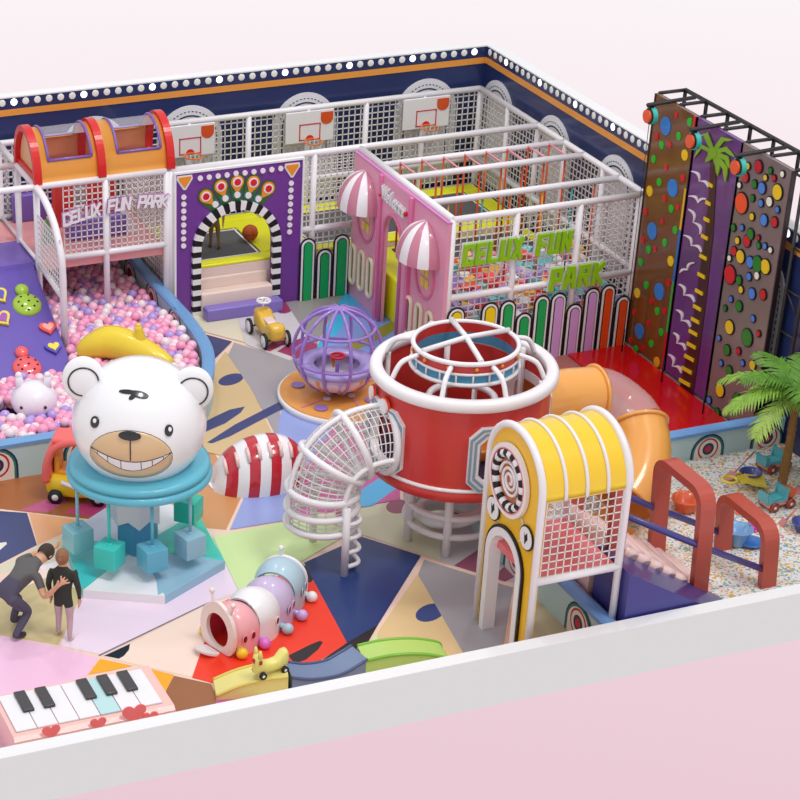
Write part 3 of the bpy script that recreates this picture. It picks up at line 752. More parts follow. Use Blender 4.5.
for k in range(10): disc(200 + 8.95 * k, 178 - k * 1.08 + (-.6 if k == 4 else 0), .042, bulb)
for k in range(8): disc(183.6 - .04 * k, 197 + 6.95 * k, .042, bulb); disc(291 - .25 * k, 183 + 6.95 * k, .042, bulb)
gre = C3('petal_green', 44, 108, 40); grt = C3('petal_teal', 20, 130, 100); rd = C3('eye_red', 220, 20, 40)
for (px, py, qx, qy) in ((205.5, 196, 215, 204), (220.5, 186, 225, 198), (237, 181.5, 237, 194.5), (253, 182, 248, 195), (268, 188, 258, 198.5)):
    P = PY(px, py, yf - .055); D = (P - Vector((AX, P.y, ACZ + .25))); D.normalize(); S = Vector((D.z, 0, -D.x))
    b = B(); b.prism([(0.13 * math.cos(a), .13 * math.sin(a)) for a in [PI * k / 12 for k in range(13)]] + [(-.05, -.42), (.05, -.42)], P, S, D, (0, -.012, 0))
    o = part('peacock_feather', b, gre, pf, world=True)
    P2 = PY(qx, qy, yf - .066)
    b = B(); b.prism(circ(0, 0, .075, n=16), P2, Xv, Zv, (0, -.006, 0)); part('feather_base', b, grt, o, world=True)
    b = B(); b.prism(circ(0, 0, .105, n=20, a0=-.6, a1=PI + .6) + [(0, -.19)], P + Vector((0, -.012, 0)), S, D, (0, -.012, 0)); part('feather_gold', b, ogold, o, world=True)
    b = B(); b.prism(circ(0, 0, .08, n=16), P + Vector((0, -.024, 0)), Xv, Zv, (0, -.006, 0)); part('feather_ring', b, bulb, o, world=True)
    b = B(); b.prism(circ(0, 0, .055, n=16), P + Vector((0, -.03, 0)), Xv, Zv, (0, -.006, 0)); part('feather_eye', b, rd, o, world=True)
    b = B(); b.prism(circ(0, 0, .05, n=16), P2 + Vector((0, -.006, 0)), Xv, Zv, (0, -.02, 0)); part('bulb', b, bulb, o, world=True)
for px, py in ((184.5, 181), (292, 168.5)):
    P = PY(px, py, yf - .05)
    b = B(); b.prism([(-.12, .09), (.12, .09), (.13, .03), (.02, -.14), (-.02, -.14), (-.13, .03)], P, Xv, Zv, (0, -.015, 0)); o = part('triangle_plaque', b, capm, pf, world=True)
    b = B(); b.prism([(-.1, .07), (.1, .07), (.1, .03), (0, -.11), (-.1, .03)], P + Vector((0, -.015, 0)), Xv, Zv, (0, -.01, 0)); part('plaque_face', b, ogold, o, world=True)
# steps into the arch
cream = C3('step_cream', 238, 216, 204, .5, .1)
st = thing('padded_steps', 'padded steps, lilac lowest and two cream ones, leading through the striped arch', 'steps', (.6, 6.95, 0))
b = B(); b.rbox(-.03, 1.27, 6.80, 7.02, 0, .21, .03); part('step', b, C3('step_lilac', 134, 116, 196, .4, .2), st, world=True, label='lilac lowest step')
b = B(); b.rbox(-.03, 1.17, 7.03, 7.24, 0, .39, .02); part('step', b, cream, st, world=True)
b = B(); b.rbox(-.03, 1.17, 7.245, 7.40, 0, .56, .02); part('step', b, cream, st, world=True)
# basketball on the deck
b = B(); b.sphere((0, 0, 0), .13, 24, 14, 0)
for U, V in (((1, 0, 0), (0, 1, 0)), ((1, 0, 0), (0, 0, 1)), ((0, 1, 0), (0, 0, 1))): b.torus((0, 0, 0), .13, .003, 32, 4, U, V, mi=1)
P = PZ(250, 240, .78); o = solo('basketball', b, [mat('ball_orange', (196, 92, 36), .6, bump=.2, bscale=200), black], 'orange basketball lying on the yellow padding behind the striped arch', 'basketball'); o.location = (P.x, P.y, .905)
# ------------------------------------------------------------------ pink house front
hx = XP
pk = C3('house_pink', 232, 160, 188, .4, .2); pk2 = C3('house_pink_trim', 226, 120, 168, .35, .3); crm = C3('slot_cream', 238, 226, 198, .4, .2)
ph = thing('house_front', 'pink house front board with arched doorway, slots and oval windows', 'house front', (hx, 5.5, 0))
def onx_(px, py, X=None): return PX(px, py, hx if X is None else X)
DY0, DY1 = 5.06, 6.0; HZ = 2.37
DC = (5.27 + 5.93) / 2
DRz, DTop = (5.93 - 5.27) / 2, 1.80
b = B(); b.box(hx - .03, hx + .03, DY1, 7.13, 0, HZ); b.box(hx - .03, hx + .03, 3.84, DY0, 0, HZ)
part('side_board', b, pk, ph, world=True)
b = B(); yl, yr_ = DC - DRz, DC + DRz; cz = DTop - DRz
b.box(hx - .05, hx + .03, yr_, DY1 + .06, 0, HZ + .02); b.box(hx - .05, hx + .03, DY0 - .06, yl, 0, HZ + .02)
for k in range(16):
    a, c = PI * k / 16, PI * (k + 1) / 16
    p = [(DC - DRz * math.cos(a), cz + DRz * 1.25 * math.sin(a)), (DC - DRz * math.cos(c), cz + DRz * 1.25 * math.sin(c))]
    b.prism([p[0], p[1], (p[1][0], HZ + .02), (p[0][0], HZ + .02)], (hx - .05, 0, 0), Yv, Zv, (.08, 0, 0))
part('door_board', b, pk, ph, world=True)
b = B(); pts = [(hx - .06, yl, 0), (hx - .06, yl, cz)] + [(hx - .06, DC - DRz * math.cos(PI * k / 16), cz + DRz * 1.25 * math.sin(PI * k / 16)) for k in range(17)] + [(hx - .06, yr_, 0)]
b.tube(pts, .03, 6); part('door_trim', b, pk2, ph, world=True)
for y in (DY1 + .06, DY0 - .06):
    b = B(); b.rbox(hx - .1, hx + .02, y - .04, y + .04, 0, HZ + .02, .02); part('pilaster', b, pk2, ph, world=True)
b = B(); b.box(hx - .04, hx + .04, 3.84, 7.13, HZ, HZ + .03); part('top_edge', b, C3('lilac_edge', 214, 130, 190), ph, world=True)
def slot(y, z0, z1):
    b = B(); r = .085; n = 8
    pts = [(hx - .05, y + r * math.cos(PI * k / n), z1 - r + r * math.sin(PI * k / n)) for k in range(n + 1)] + [(hx - .05, y - r * math.cos(PI * k / n), z0 + r - r * math.sin(PI * k / n)) for k in range(n + 1)]
    b.tube(pts, .035, 6, closed=True); o = part('slot_frame', b, crm, ph, world=True)
    b = B(); b.prism([(p[1], p[2]) for p in pts], (hx - .034, 0, 0), Yv, Zv, (-.008, 0, 0)); part('slot_opening', b, C3('slot_dark', 120, 110, 60), o, world=True)
for px, pt, pb in ((355.5, 244, 283), (364, 250.5, 290), (372.5, 258, 297)): 
    m_ = onx_(px, (pt + pb) / 2); slot(m_.y, onx_(px, pb).z, onx_(px, pt).z)
for px, pt, pb in ((411, 296, 335), (421, 303, 342), (431.5, 311, 350)):
    m_ = onx_(px, (pt + pb) / 2); slot(m_.y, onx_(px, pb).z, onx_(px, pt).z)
def ovalwin(px, py):
    P = onx_(px, py); rw, rh = .30, .36
    b = B(); b.tube([(hx - .04, P.y + rw * math.cos(a), P.z + rh * math.sin(a)) for a in [2 * PI * k / 24 for k in range(24)]], .025, 6, closed=True); o = part('window_frame', b, pk2, ph, world=True)
    for i in range(2):
        for j in range(2):
            b = B(); y0 = P.y - .13 + .15 * i; z0 = P.z - .19 + .19 * j; b.box(hx - .042, hx - .032, y0, y0 + .11, z0, z0 + .14); part('pane', b, C3('pane_yellow', 240, 220, 80), o, world=True)
ovalwin(368, 219); ovalwin(427, 275)
def awning(px, py, label):
    P = onx_(px, py); t = thing('dome_awning', label, 'awning', (hx - .03, P.y, P.z), 0, None)
    pa, wa = C3('awning_rose', 206, 132, 154, .25, .5), plas_white
    N = 8
    Ry, Rx, Rz = .50, .42, .58
    for g in range(N):
        b = B(); rg = []
        for i in range(11):
            el_ = PI / 2 * i / 10
            row = []
            for k in range(5):
                az = PI * (g + k / 4) / N
                row.append((-Rx * math.cos(el_) * math.sin(az), -Ry * math.cos(el_) * math.cos(az), Rz * math.sin(el_)))
            rg.append(row)
        b.loft(rg, closed=False); part('gore', b, (pa, wa)[g % 2], t)
    b = B(); b.prism([(Ry * math.cos(PI * k / 16), Rz * math.sin(PI * k / 16)) for k in range(17)], (0, 0, 0), Yv, Zv, (.02, 0, 0)); part('back_plate', b, pa, t)
awning(366, 206, 'striped rose and white dome awning at the far left end of the pink house front')
awning(426.5, 257.5, 'striped rose and white dome awning nearest the camera, right of the pink doorway')
t = thing('welcome_sign', 'white Welcome lettering between two red dots above the pink doorway', 'sign', (hx - .06, 5.6, 2.05))
PA, PB_ = onx_(388, 197.5), onx_(408.5, 217.5)
def wp(i):
    f_ = (i + .5) / 7; P = PA.lerp(PB_, f_); return Vector((hx - .06, P.y, P.z)), Vector((0, -1, 0)), Zv
letters(t, 'Welcome', wp, .26, (capm, capm), .012, .1, .018, .01, .8)
for (px, py) in ((385, 194), (410, 213.5)):
    P = onx_(px, py); b = B(); b.sphere((hx - .07, P.y, P.z), .04, 10, 8); part('red_dot', b, rd, t, world=True)
# ------------------------------------------------------------------ picket boards
def board(parent, xl, xr, y, h, col):
    w_ = xr - xl; xc = (xl + xr) / 2
    b = B()
    for k, (ins, mi) in enumerate(((0, 1), (.028, 2), (.06, 1), (.072, 0))):
        b.prism(arch_poly(w_ - 2 * ins, h - ins, 14), (xc, y - .01 * k, 0), Xv, Zv, (0, -.012, 0), mi)
    part('picket', b, [col, black, capm], parent, world=True)
GR = C3('picket_green', 14, 172, 92); YE = C3('picket_yellow', 246, 214, 20); LI = C3('picket_lilac', 214, 164, 224); ORG = C3('picket_orange', 240, 84, 22); RE = C3('picket_red', 200, 50, 50)
f1 = thing('picket_fence', 'row of three green round-topped pickets left of the pink house', 'picket fence', (2.1, 7.1, 0))
for l, r, t_ in ((299.5, 315.5, 238), (316, 332, 248.5), (333, 349.5, 234)):
    board(f1, PY(l, t_ + 12, 7.12).x, PY(r, t_ + 12, 7.12).x, 7.12, PY((l + r) / 2, t_, 7.12).z, GR)
f2 = thing('picket_fence', 'long row of yellow, green, lilac and orange pickets under the net room lettering', 'picket fence', (4.2, 3.8, 0))
for x0, x1, h_, c_ in ((2.63, 2.93, 1.07, YE), (2.94, 3.18, .83, RE), (3.19, 3.49, 1.07, YE), (3.5, 3.78, 1.06, GR), (3.79, 4.07, .82, GR), (4.08, 4.35, 1.06, GR), (4.36, 4.64, 1.06, LI), (4.65, 4.93, .84, LI), (4.94, 5.21, 1.06, LI), (5.22, 5.48, 1.07, ORG), (5.5, 5.76, .85, ORG)):
    board(f2, x0, x1, 3.82, h_, c_)
# green lettering
t = thing('park_sign', 'large lime green letters CELUX FUN PARK on two lines on the net room', 'sign', (4.1, 3.8, 1.6))
lime = C3('letter_lime', 150, 206, 24, .35)
def gp(i, w0, w1, n, z):
    return Vector((w0 + (w1 - w0) * (i + .5) / n, 3.80, z + .0)), Xv.copy(), Zv.copy()
block_sign(t, 'CELUX FUN', lambda i: gp(i, 2.78, 4.60, 9, 1.70), .185, .37, .060, (lime, capm), .018, .04, .06)
block_sign(t, 'PARK', lambda i: gp(i, 4.27, 5.22, 4, 1.10), .21, .39, .066, (lime, capm), .018, .04, .06)
# ------------------------------------------------------------------ climbing wall
XC = 5.782
cw = thing('climbing_wall', 'tall three panel climbing wall, brown, purple and grey, on a black steel truss', 'climbing wall', (XC, 2.1, 0))
brown = mat('panel_brown', (112, 68, 26), .22, .6, var=.3, vscale=1.2); ppur = mat('panel_purple', (100, 50, 122), .22, .6, var=.3, vscale=1.2); pgry = mat('panel_grey', (124, 106, 106), .3, .5, var=.2, vscale=1.2)
steel = mat('truss_steel', (62, 60, 62), .45, metal=.3); dk_ = black
CT = 3.97
pedge = C3('panel_edge', 48, 34, 40)
for nm, y0, y1, m in (('brown_panel', 2.70, 3.83, brown), ('purple_panel', 1.55, 2.70, ppur), ('grey_panel', .36, 1.55, pgry)):
    b = B(); b.box(XC, XC + .05, y0 + .012, y1 - .012, .06, CT); part(nm, b, m, cw, world=True)
    b = B(); b.box(XC - .012, XC + .06, y0 - .012, y0 + .012, .06, CT); b.box(XC - .012, XC + .06, y1 - .012, y1 + .012, .06, CT); part('panel_edge', b, pedge, cw, world=True)
b = B()
for k, (c0, c1) in enumerate(((.05, .67), (.67, 1.47), (1.47, 2.28), (2.28, 2.9), (3.72, 3.97))): b.box(XC - .02, XC, 2.72, 2.77, c0, c1, k)
part('colour_stripe', b, [C3('st_red', 200, 20, 30), C3('st_green', 40, 170, 50), C3('st_blue', 30, 110, 200), C3('st_yellow', 226, 180, 30), C3('st_red2', 210, 20, 30)], cw, world=True)
def hold(px, py, wpx, hpx, col, rim, d=.02):
    P = PX(px, py, XC); r1 = wpx / 2 / 56; r2 = hpx / 2 / 64; r = (r1 + r2) / 2 * 1.05
    b = B(); 
    if rim:
        b.prism(circ(0, 0, r + .016, n=18), P, Yv, Zv, (-d, 0, 0), 1); b.prism(circ(0, 0, r, n=18), P + Vector((-d, 0, 0)), Yv, Zv, (-.006, 0, 0), 0)
    else: b.prism(circ(0, 0, r, n=18), P, Yv, Zv, (-.012, 0, 0), 0)
    part('hold', b, [col, dk_], cw, world=True)
cB = C3('hold_blue', 36, 128, 214); cG = C3('hold_green', 30, 184, 40); cR = C3('hold_red', 206, 16, 36); cY = C3('hold_yellow', 240, 200, 24); cO = C3('hold_orange', 240, 80, 34); cW = C3('hold_white', 240, 238, 220); cD = C3('hold_dgreen', 30, 128, 34); cb2 = C3('hold_lblue', 74, 134, 226)
for px, py, w_, h_, c_ in ((666, 126, 11, 20, cB), (673, 188, 10.5, 20, cB), (652.5, 231, 10.5, 19, cB), (659.5, 291.5, 10.5, 19.5, cB), (639.5, 331, 10, 18, cB),
    (690, 122, 5, 9, cG), (679, 136, 5, 9, cG), (662, 145, 5, 9, cG), (654, 159, 5, 9, cG), (659.5, 182, 5, 9, cG), (671.5, 208.5, 5, 9, cG), (675.5, 230, 5, 9, cG), (665, 242.5, 5, 9, cG), (649, 249.5, 5, 9, cG), (641, 262, 5, 9, cG), (646.5, 285, 5, 9, cG), (657.5, 311, 5, 9, cG), (661.5, 332, 5, 9, cG), (651.5, 343.5, 5, 9, cG), (636, 349, 5, 8, cG),
    (685, 155, 6.5, 12, cY), (650, 191, 6.5, 12, cY), (671, 261, 6, 12, cY), (637.5, 293, 6, 12, cY), (657, 362, 6.5, 12, C3('hold_amber', 240, 165, 24)),
    (676.5, 115, 4, 7, cR), (657, 136, 4.5, 8, cR), (670, 144.5, 4.5, 8, cR), (666.5, 167, 4, 7, cR), (683, 178, 5, 8, cR), (665, 198.5, 4.5, 7, cR), (678, 207, 4, 7, cR), (646, 211.5, 5, 8, cR), (662.5, 221, 4, 6, cR), (643, 240, 5, 8, cR), (655.5, 249, 4, 6, cR), (668.5, 282.5, 4.5, 8, cR), (652, 301, 4.5, 7, cR), (664.5, 311, 4, 8, cR), (634.5, 312, 4, 7, cR), (649, 323, 4, 7, cR), (631, 340, 4, 7, cR), (643, 348, 4, 7, cR)):
    hold(px, py, w_, h_, c_, False)
for px, py, w_, h_, c_ in ((749, 166, 4, 6, cY), (759.5, 166.5, 8, 11, cR), (771.5, 170.5, 4, 5, cD), (746.5, 177, 6.5, 9, cR), (755.5, 184, 5, 7, cD), (766.5, 177.5, 4, 5, cY), (775, 178, 4, 5, cR), (783.5, 174, 4, 5, cW), (740.5, 185, 4, 5, cW), (763, 188, 7.5, 10, cb2), (778.5, 192, 9.5, 14, cY), (742.5, 203, 12.5, 20, cO), (753.5, 198, 4.5, 5, cD), (762, 203, 5, 6, cb2), (770.5, 201.5, 6.5, 8, cW), (778.5, 209.5, 4, 5, cb2), (753, 216.5, 5, 6, cY), (765, 220, 7.5, 10, cb2), (775.5, 222, 6.5, 8.5, cR), (734.5, 227.5, 4.5, 6, cD), (743, 227.5, 4, 5, cb2), (751.5, 234, 6.5, 10.5, cD), (748, 241, 7.5, 10.5, cR), (738.5, 240.5, 5, 6, cY), (759.5, 237.5, 3, 4, cR), (759.5, 245.5, 4.5, 5, cD), (766, 246, 4, 5, cb2), (771.5, 250, 4, 5, cW), (735, 251, 6, 8, cR), (741.5, 256.5, 8, 13, cY), (751, 262, 7.5, 10, cb2), (758.5, 264, 9, 16, cD), (766.5, 266.5, 9, 14, cY), (730.5, 258, 4, 5, cW), (731, 274.5, 12, 18, cR), (740, 280, 5, 9, cD), (750, 276.5, 5, 7, cb2), (758, 275.5, 5, 7, cW), (742, 289.5, 5, 6, cY), (753, 293.5, 7, 10, cb2), (764, 294.5, 6.5, 9, cR), (732, 299, 4, 5, cb2), (740, 306, 6.5, 10, cD), (726, 308, 4, 5, cD), (754, 318.5, 4, 6, cb2), (730.5, 327, 8.5, 14, cY), (748, 337.5, 11, 17, cD), (759.5, 333.5, 4, 5, cR), (720, 338, 3, 5, cb2), (728, 350, 6.5, 10, cD), (739.5, 351, 4.5, 6, cR), (722, 363, 4, 5, cb2), (743.5, 363, 4, 5, cb2), (753.5, 365, 6, 9, cY), (730, 370.5, 6, 10, cD)):
    hold(px, py, w_, h_, c_, True)
for px, py, w_, h_, c_ in ((721, 390, 8.5, 14, cY), (710, 400, 4.5, 7, cb2), (738, 401, 10.5, 15, cD), (718, 412.5, 5.5, 9, cD)): hold(px, py, w_, h_, c_, True)
def wallshape(nm, pts, m, d=.015, x=None, o=0.0):
    b = B(); Q = [PX(px, py, XC) for px, py in pts]
    b.prism([(q.y, q.z) for q in Q], (XC - o, 0, 0), Yv, Zv, (-d, 0, 0)); part(nm, b, m, cw, world=True)
gull = C3('gull_white', 238, 226, 236); lgr = C3('palm_lime', 130, 178, 30)
for A_, J_, Q_ in (((692, 171), (700, 181), (709, 187)), ((689.5, 196), (699, 203), (707, 199)), ((689, 209), (694, 222), (701, 234)), ((684.5, 235), (692, 245.5), (702, 252)), ((680.5, 272.5), (688, 270), (695.5, 262.5)), ((679.5, 284), (684.5, 295), (695, 302)), ((677, 309.5), (682, 320.5), (691, 327)), ((674, 332.5), (677.5, 343), (686, 350)), ((669, 354), (673, 366), (682, 373))):
    A_, J_, Q_ = Vector(A_), Vector(J_), Vector(Q_)
    b = B()
    for w_, (p_, q_) in zip((0, 1), ((A_, J_), (J_, Q_))):
        d_ = q_ - p_; n_ = Vector((d_.y, -d_.x)).normalized(); hi, lo = [], []
        for k in range(9):
            u = k / 8; th = 1.1 * math.sin(PI * (.12 + .82 * (u if w_ == 0 else 1 - u))) ** .8
            c_ = p_ + d_ * u + n_ * (math.sin(PI * u) * d_.length * .26)
            hi.append(PX(*(c_ + n_ * th), XC)); lo.append(PX(*(c_ - n_ * th), XC))
        f_ = XC - .018 - .003 * w_
        b.loft([[(f_, p.y, p.z) for p in hi], [(f_, p.y, p.z) for p in lo]], closed=False, smooth=False)
        b.loft([[(XC, p.y, p.z) for p in hi], [(f_, p.y, p.z) for p in hi]], closed=False, smooth=False); b.loft([[(f_, p.y, p.z) for p in lo], [(XC, p.y, p.z) for p in lo]], closed=False, smooth=False)
    part('gull', b, gull, cw, world=True)
wallshape('trunk_board', [(711, 160), (717, 160), (716, 190), (713.5, 235), (710.5, 262), (706.5, 300), (700, 350), (693, 397), (680, 388), (689, 345), (697, 300), (701.5, 262), (705, 235), (709.5, 190)], C3('trunk_brown', 62, 26, 28), .01)
for (px, py), w_ in zip(((712, 185), (709.5, 203), (708, 219.5), (706, 237), (704.5, 257), (702.7, 275.4), (700.4, 291.8), (698.6, 307.6), (696.6, 320.4), (694.5, 332.6), (692.7, 345.4), (690.5, 357.8), (688, 370), (686, 382.3)), (2, 2.3, 2.6, 3, 3.3, 3.5, 3.6, 3.7, 3.8, 4, 4.2, 4.5, 4.9, 5.3)):
    wallshape('ladder_rung', [(px - w_, py - 1.6 - w_ * .58), (px + w_, py - 1.6 + w_ * .58), (px + w_ - .3, py + 1.6 + w_ * .58), (px - w_ - .3, py + 1.6 - w_ * .58)], cY, .02, o=.011)
wallshape('palm_heart', circ(714.5, 153, 4.5, 5.5, 14), lgr, .026, o=.012)
pc = (714.5, 152)
for kq, (tip, mid) in enumerate((((699, 136), (707, 134)), ((695, 158), (702, 146)), ((734, 140), (724, 139)), ((736, 157), (727, 149)), ((731, 168), (728, 158)), ((719, 176), (719.5, 165)), ((727, 182), (727, 168)), ((707, 162), (711, 158)))):
    c_ = Vector(pc); t_ = Vector(tip); m_ = Vector(mid); d_ = (t_ - c_).normalized(); n_ = Vector((-d_.y, d_.x)) * 2.5
    cv = [c_ + n_ * .6, (c_ + m_) / 2 + n_, m_ + n_, (m_ + t_) / 2 + n_ * .7, t_, (m_ + t_) / 2 - n_ * .7, m_ - n_, (c_ + m_) / 2 - n_, c_ - n_ * .6]
    wallshape('palm_leaf', [tuple(v) for v in cv], lgr, .012 + .0015 * kq, o=.012)
# truss
def bar(nm, a, c, w_=.05, par=cw, m=None):
    b = B(); b.tube([a, c], w_ * .7, 4); part(nm, b, m or steel, par, world=True)
XB = 6.28
bar('truss_bar', (XB, 3.83, CT), (XB, -1.2, CT)); bar('truss_bar', (XC + .06, 3.83, CT - .02), (XC + .06, .36, CT - .02), .03)
bar('truss_bar', (XB, 3.83, CT - .3), (XB, -1.2, CT - .3), .03)
for y in (3.83, 3.26, 2.7, 2.12, 1.55, .95, .36, -.3, -.9):
    bar('truss_cross', (XC + (.05 if y > 0 else .2), y, CT), (XB, y, CT), .04); bar('truss_upright', (XB, y, CT - .32), (XB, y, CT), .05)
for x, y in ((5.93, .30), (5.93, -.05)):
    bar('truss_column', (x, y, 0), (x, y, CT - .35 if y < 0 else CT), .045)
for k in range(6): bar('truss_brace', (5.93, .30, .5 + k * .6), (5.93, -.05, .5 + k * .6), .025)
bar('truss_brace', (5.93, .30, .55), (5.93, -.05, .3), .025); bar('truss_brace', (5.93, .30, 2.3), (5.93, -.05, 2.0), .025)
# auto belays
bo = C3('belay_orange', 232, 92, 44); bt = C3('belay_teal', 64, 190, 180)
for (px, py), yy, nm in (((650, 116), 3.42, 'over the brown panel'), ((693, 141), 2.27, 'over the purple panel'), ((738, 167), 1.12, 'over the grey panel')):
    P = PX(px, py, 5.45); y = P.y; t = thing('auto_belay', 'orange and teal round belay device on a steel arm ' + nm, 'belay device', (5.45, y, P.z))
    b = B(); b.tube([(5.38, y, CT + .0), (XB - .1, y, CT + .03)], .032, 4); part('arm', b, steel, t, world=True)
    b = B(); b.prism(circ(0, 0, .125, n=24), (5.44, y, P.z), Yv, Zv, (.07, 0, 0), 1); b.prism(circ(0, 0, .095, n=24), (5.42, y, P.z), Yv, Zv, (-.035, 0, 0), 0); b.prism(circ(0, 0, .108, n=24), (5.44, y, P.z), Yv, Zv, (-.02, 0, 0), 2); b.box(5.42, 5.48, y - .03, y + .03, P.z + .1, CT - .02, 2)
    part('drum', b, [bo, bt, black], t, world=True)
    b = B(); b.tube([(5.45, y, P.z - .12), (5.45, y, .5)], .005, 6); b.tube([(5.45, y, .5), (5.45, y, .12)], .012, 6); part('strap', b, black, t, world=True)
b = B(); b.rbox(4.72, XC - .03, .09, 3.76, 0, .05, .02)
solo('landing_mat', b, C3('mat_red', 206, 8, 16, .25, .4), 'glossy red landing mat at the foot of the climbing wall', 'mat')
# ------------------------------------------------------------------ sand pit
sp = thing('sand_pit', 'sand pit with pale teal padded walls, blue tops and target arches', 'sand pit', (3.5, -2, 0))
wallpath(sp, [(.92, YF + .01), (.92, -.9), (1.0, -.45), (1.25, -.12), (1.6, .0), (XR - .02, 0.0)], .16, .55, ptop2)
target(sp, (.83, -3.5, 0), (0, -1, 0), (-1, 0, 0)); target(sp, (.83, -1.9, 0), (0, -1, 0), (-1, 0, 0))
for x in (4.76, 5.72, 3.6): target(sp, (x, -.085, .05), (1, 0, 0), (0, -1, 0), .86)
sandm = bpy.data.materials.new('sprinkle_beads'); sandm.use_nodes = True
nt = sandm.node_tree; pb = nt.nodes['Principled BSDF']; tc = nt.nodes.new('ShaderNodeTexCoord'); vo = nt.nodes.new('ShaderNodeTexVoronoi'); vo.inputs['Scale'].default_value = 36
sp_ = nt.nodes.new('ShaderNodeSeparateColor'); rp = nt.nodes.new('ShaderNodeValToRGB'); rp.color_ramp.interpolation = 'CONSTANT'
nt.links.new(tc.outputs['Object'], vo.inputs['Vector']); nt.links.new(vo.outputs['Color'], sp_.inputs[0]); nt.links.new(sp_.outputs[0], rp.inputs[0])
cols = [(0, (242, 240, 238)), (.36, (234, 184, 66)), (.54, (246, 244, 244)), (.74, (112, 196, 196)), (.84, (242, 240, 240)), (.94, (236, 150, 150)), (.975, (160, 150, 210))]
e = rp.color_ramp.elements; e[0].position = 0; e[0].color = tuple(lin(c) for c in cols[0][1]) + (1,); e[1].position = cols[1][0]; e[1].color = tuple(lin(c) for c in cols[1][1]) + (1,)
for p_, c_ in cols[2:]:
    q = e.new(p_); q.color = tuple(lin(c) for c in c_) + (1,)
nt.links.new(rp.outputs[0], pb.inputs['Base Color']); pb.inputs['Roughness'].default_value = .6
bpn = nt.nodes.new('ShaderNodeBump'); bpn.inputs['Strength'].default_value = .6; bpn.inputs['Distance'].default_value = .02; nt.links.new(vo.outputs['Distance'], bpn.inputs['Height']); nt.links.new(bpn.outputs[0], pb.inputs['Normal'])
b = B(); nx, ny = 60, 50; x0, x1, y0, y1 = 1.0, XR - .01, YF + .01, -.08
vs = [(x0 + (x1 - x0) * i / nx, y0 + (y1 - y0) * j / ny, .12 + .025 * noise.noise((i * .23, j * .23, 0)) + .01 * noise.noise((i * .9, j * .9, 3))) for j in range(ny + 1) for i in range(nx + 1)]
b.add(vs, [(j * (nx + 1) + i, j * (nx + 1) + i + 1, (j + 1) * (nx + 1) + i + 1, (j + 1) * (nx + 1) + i) for j in range(ny) for i in range(nx)], True)
solo('play_sand', b, sandm, 'speckled white, yellow and teal play beads filling the sand pit', 'play sand', kind='stuff')
# ------------------------------------------------------------------ red drum
DCX, DCY = .58, -.62
drum = thing('red_drum_house', 'big red round drum playhouse with white ring roof and octagonal doorways', 'drum playhouse', (DCX, DCY, 0))
dred = C3('drum_red', 208, 56, 52, .35, .35); dwh = C3('ring_white', 240, 236, 238, .35, .3); dblu = C3('ring_blue', 74, 148, 186, .35, .3); dgr = C3('door_greyblue', 132, 160, 178, .35, .3); dnav = C3('drum_navy', 52, 48, 78)
RD, ZB, ZT = 1.10, 1.04, 2.38
doors = [math.radians(182), math.radians(271), math.radians(6)]
HWD = .34; DZ0, DZ1 = 1.27, 2.02
hw_a = HWD / RD
def indoor(a, z):
    for d in doors:
        da = (a - d + PI) % (2 * PI) - PI
        u = abs(da) * RD
        if u < HWD and DZ0 < z < DZ1:
            c = .11
            v = min(z - DZ0, DZ1 - z)
            if (HWD - u) + v < c: continue
            return True
    return False
def drumshell():
    b = B(); NS, NZ = 120, 24
    for i in range(NS):
        a0, a1 = 2 * PI * i / NS, 2 * PI * (i + 1) / NS
        for j in range(NZ):
            z0, z1 = ZB + (ZT - ZB) * j / NZ, ZB + (ZT - ZB) * (j + 1) / NZ
            if indoor((a0 + a1) / 2, (z0 + z1) / 2): continue
            vs = []
            for r in (RD, RD - .05):
                for a, z in ((a0, z0), (a1, z0), (a1, z1), (a0, z1)): vs.append((DCX + r * math.cos(a), DCY + r * math.sin(a), z))
            b.add(vs, [(0, 1, 2, 3), (7, 6, 5, 4)], True)
    return b
part('drum_wall', drumshell(), dred, drum, world=True)
b = B(); b.lathe([(0, ZB + .1), (RD - .05, ZB + .1)], 48, (DCX, DCY, 0), mi=1); b.lathe([(RD - .04, ZB), (0, ZB)], 48, (DCX, DCY, 0), mi=0); part('floor_disc', b, [dred, dnav], drum, world=True)
b = B(); b.lathe([(RD + .0, ZB), (RD + .03, ZB + .02), (RD + .03, ZB + .14), (RD, ZB + .16)], 64, (DCX, DCY, 0)); part('bottom_band', b, dred, drum, world=True)
b = B(); b.torus((DCX, DCY, ZB + .17), RD + .012, .026, 64, 8); part('white_band', b, dwh, drum, world=True)
b = B(); b.lathe([(RD - .08, ZT - .06), (RD - .08, ZT + .03), (RD - .06, ZT + .05), (RD + .03, ZT + .055), (RD + .065, ZT + .04), (RD + .082, ZT + .0), (RD + .082, ZT - .06), (RD + .06, ZT - .085), (RD - .0, ZT - .09), (RD - .08, ZT - .06)], 72, (DCX, DCY, 0)); part('roof_ring', b, dwh, drum, world=True)
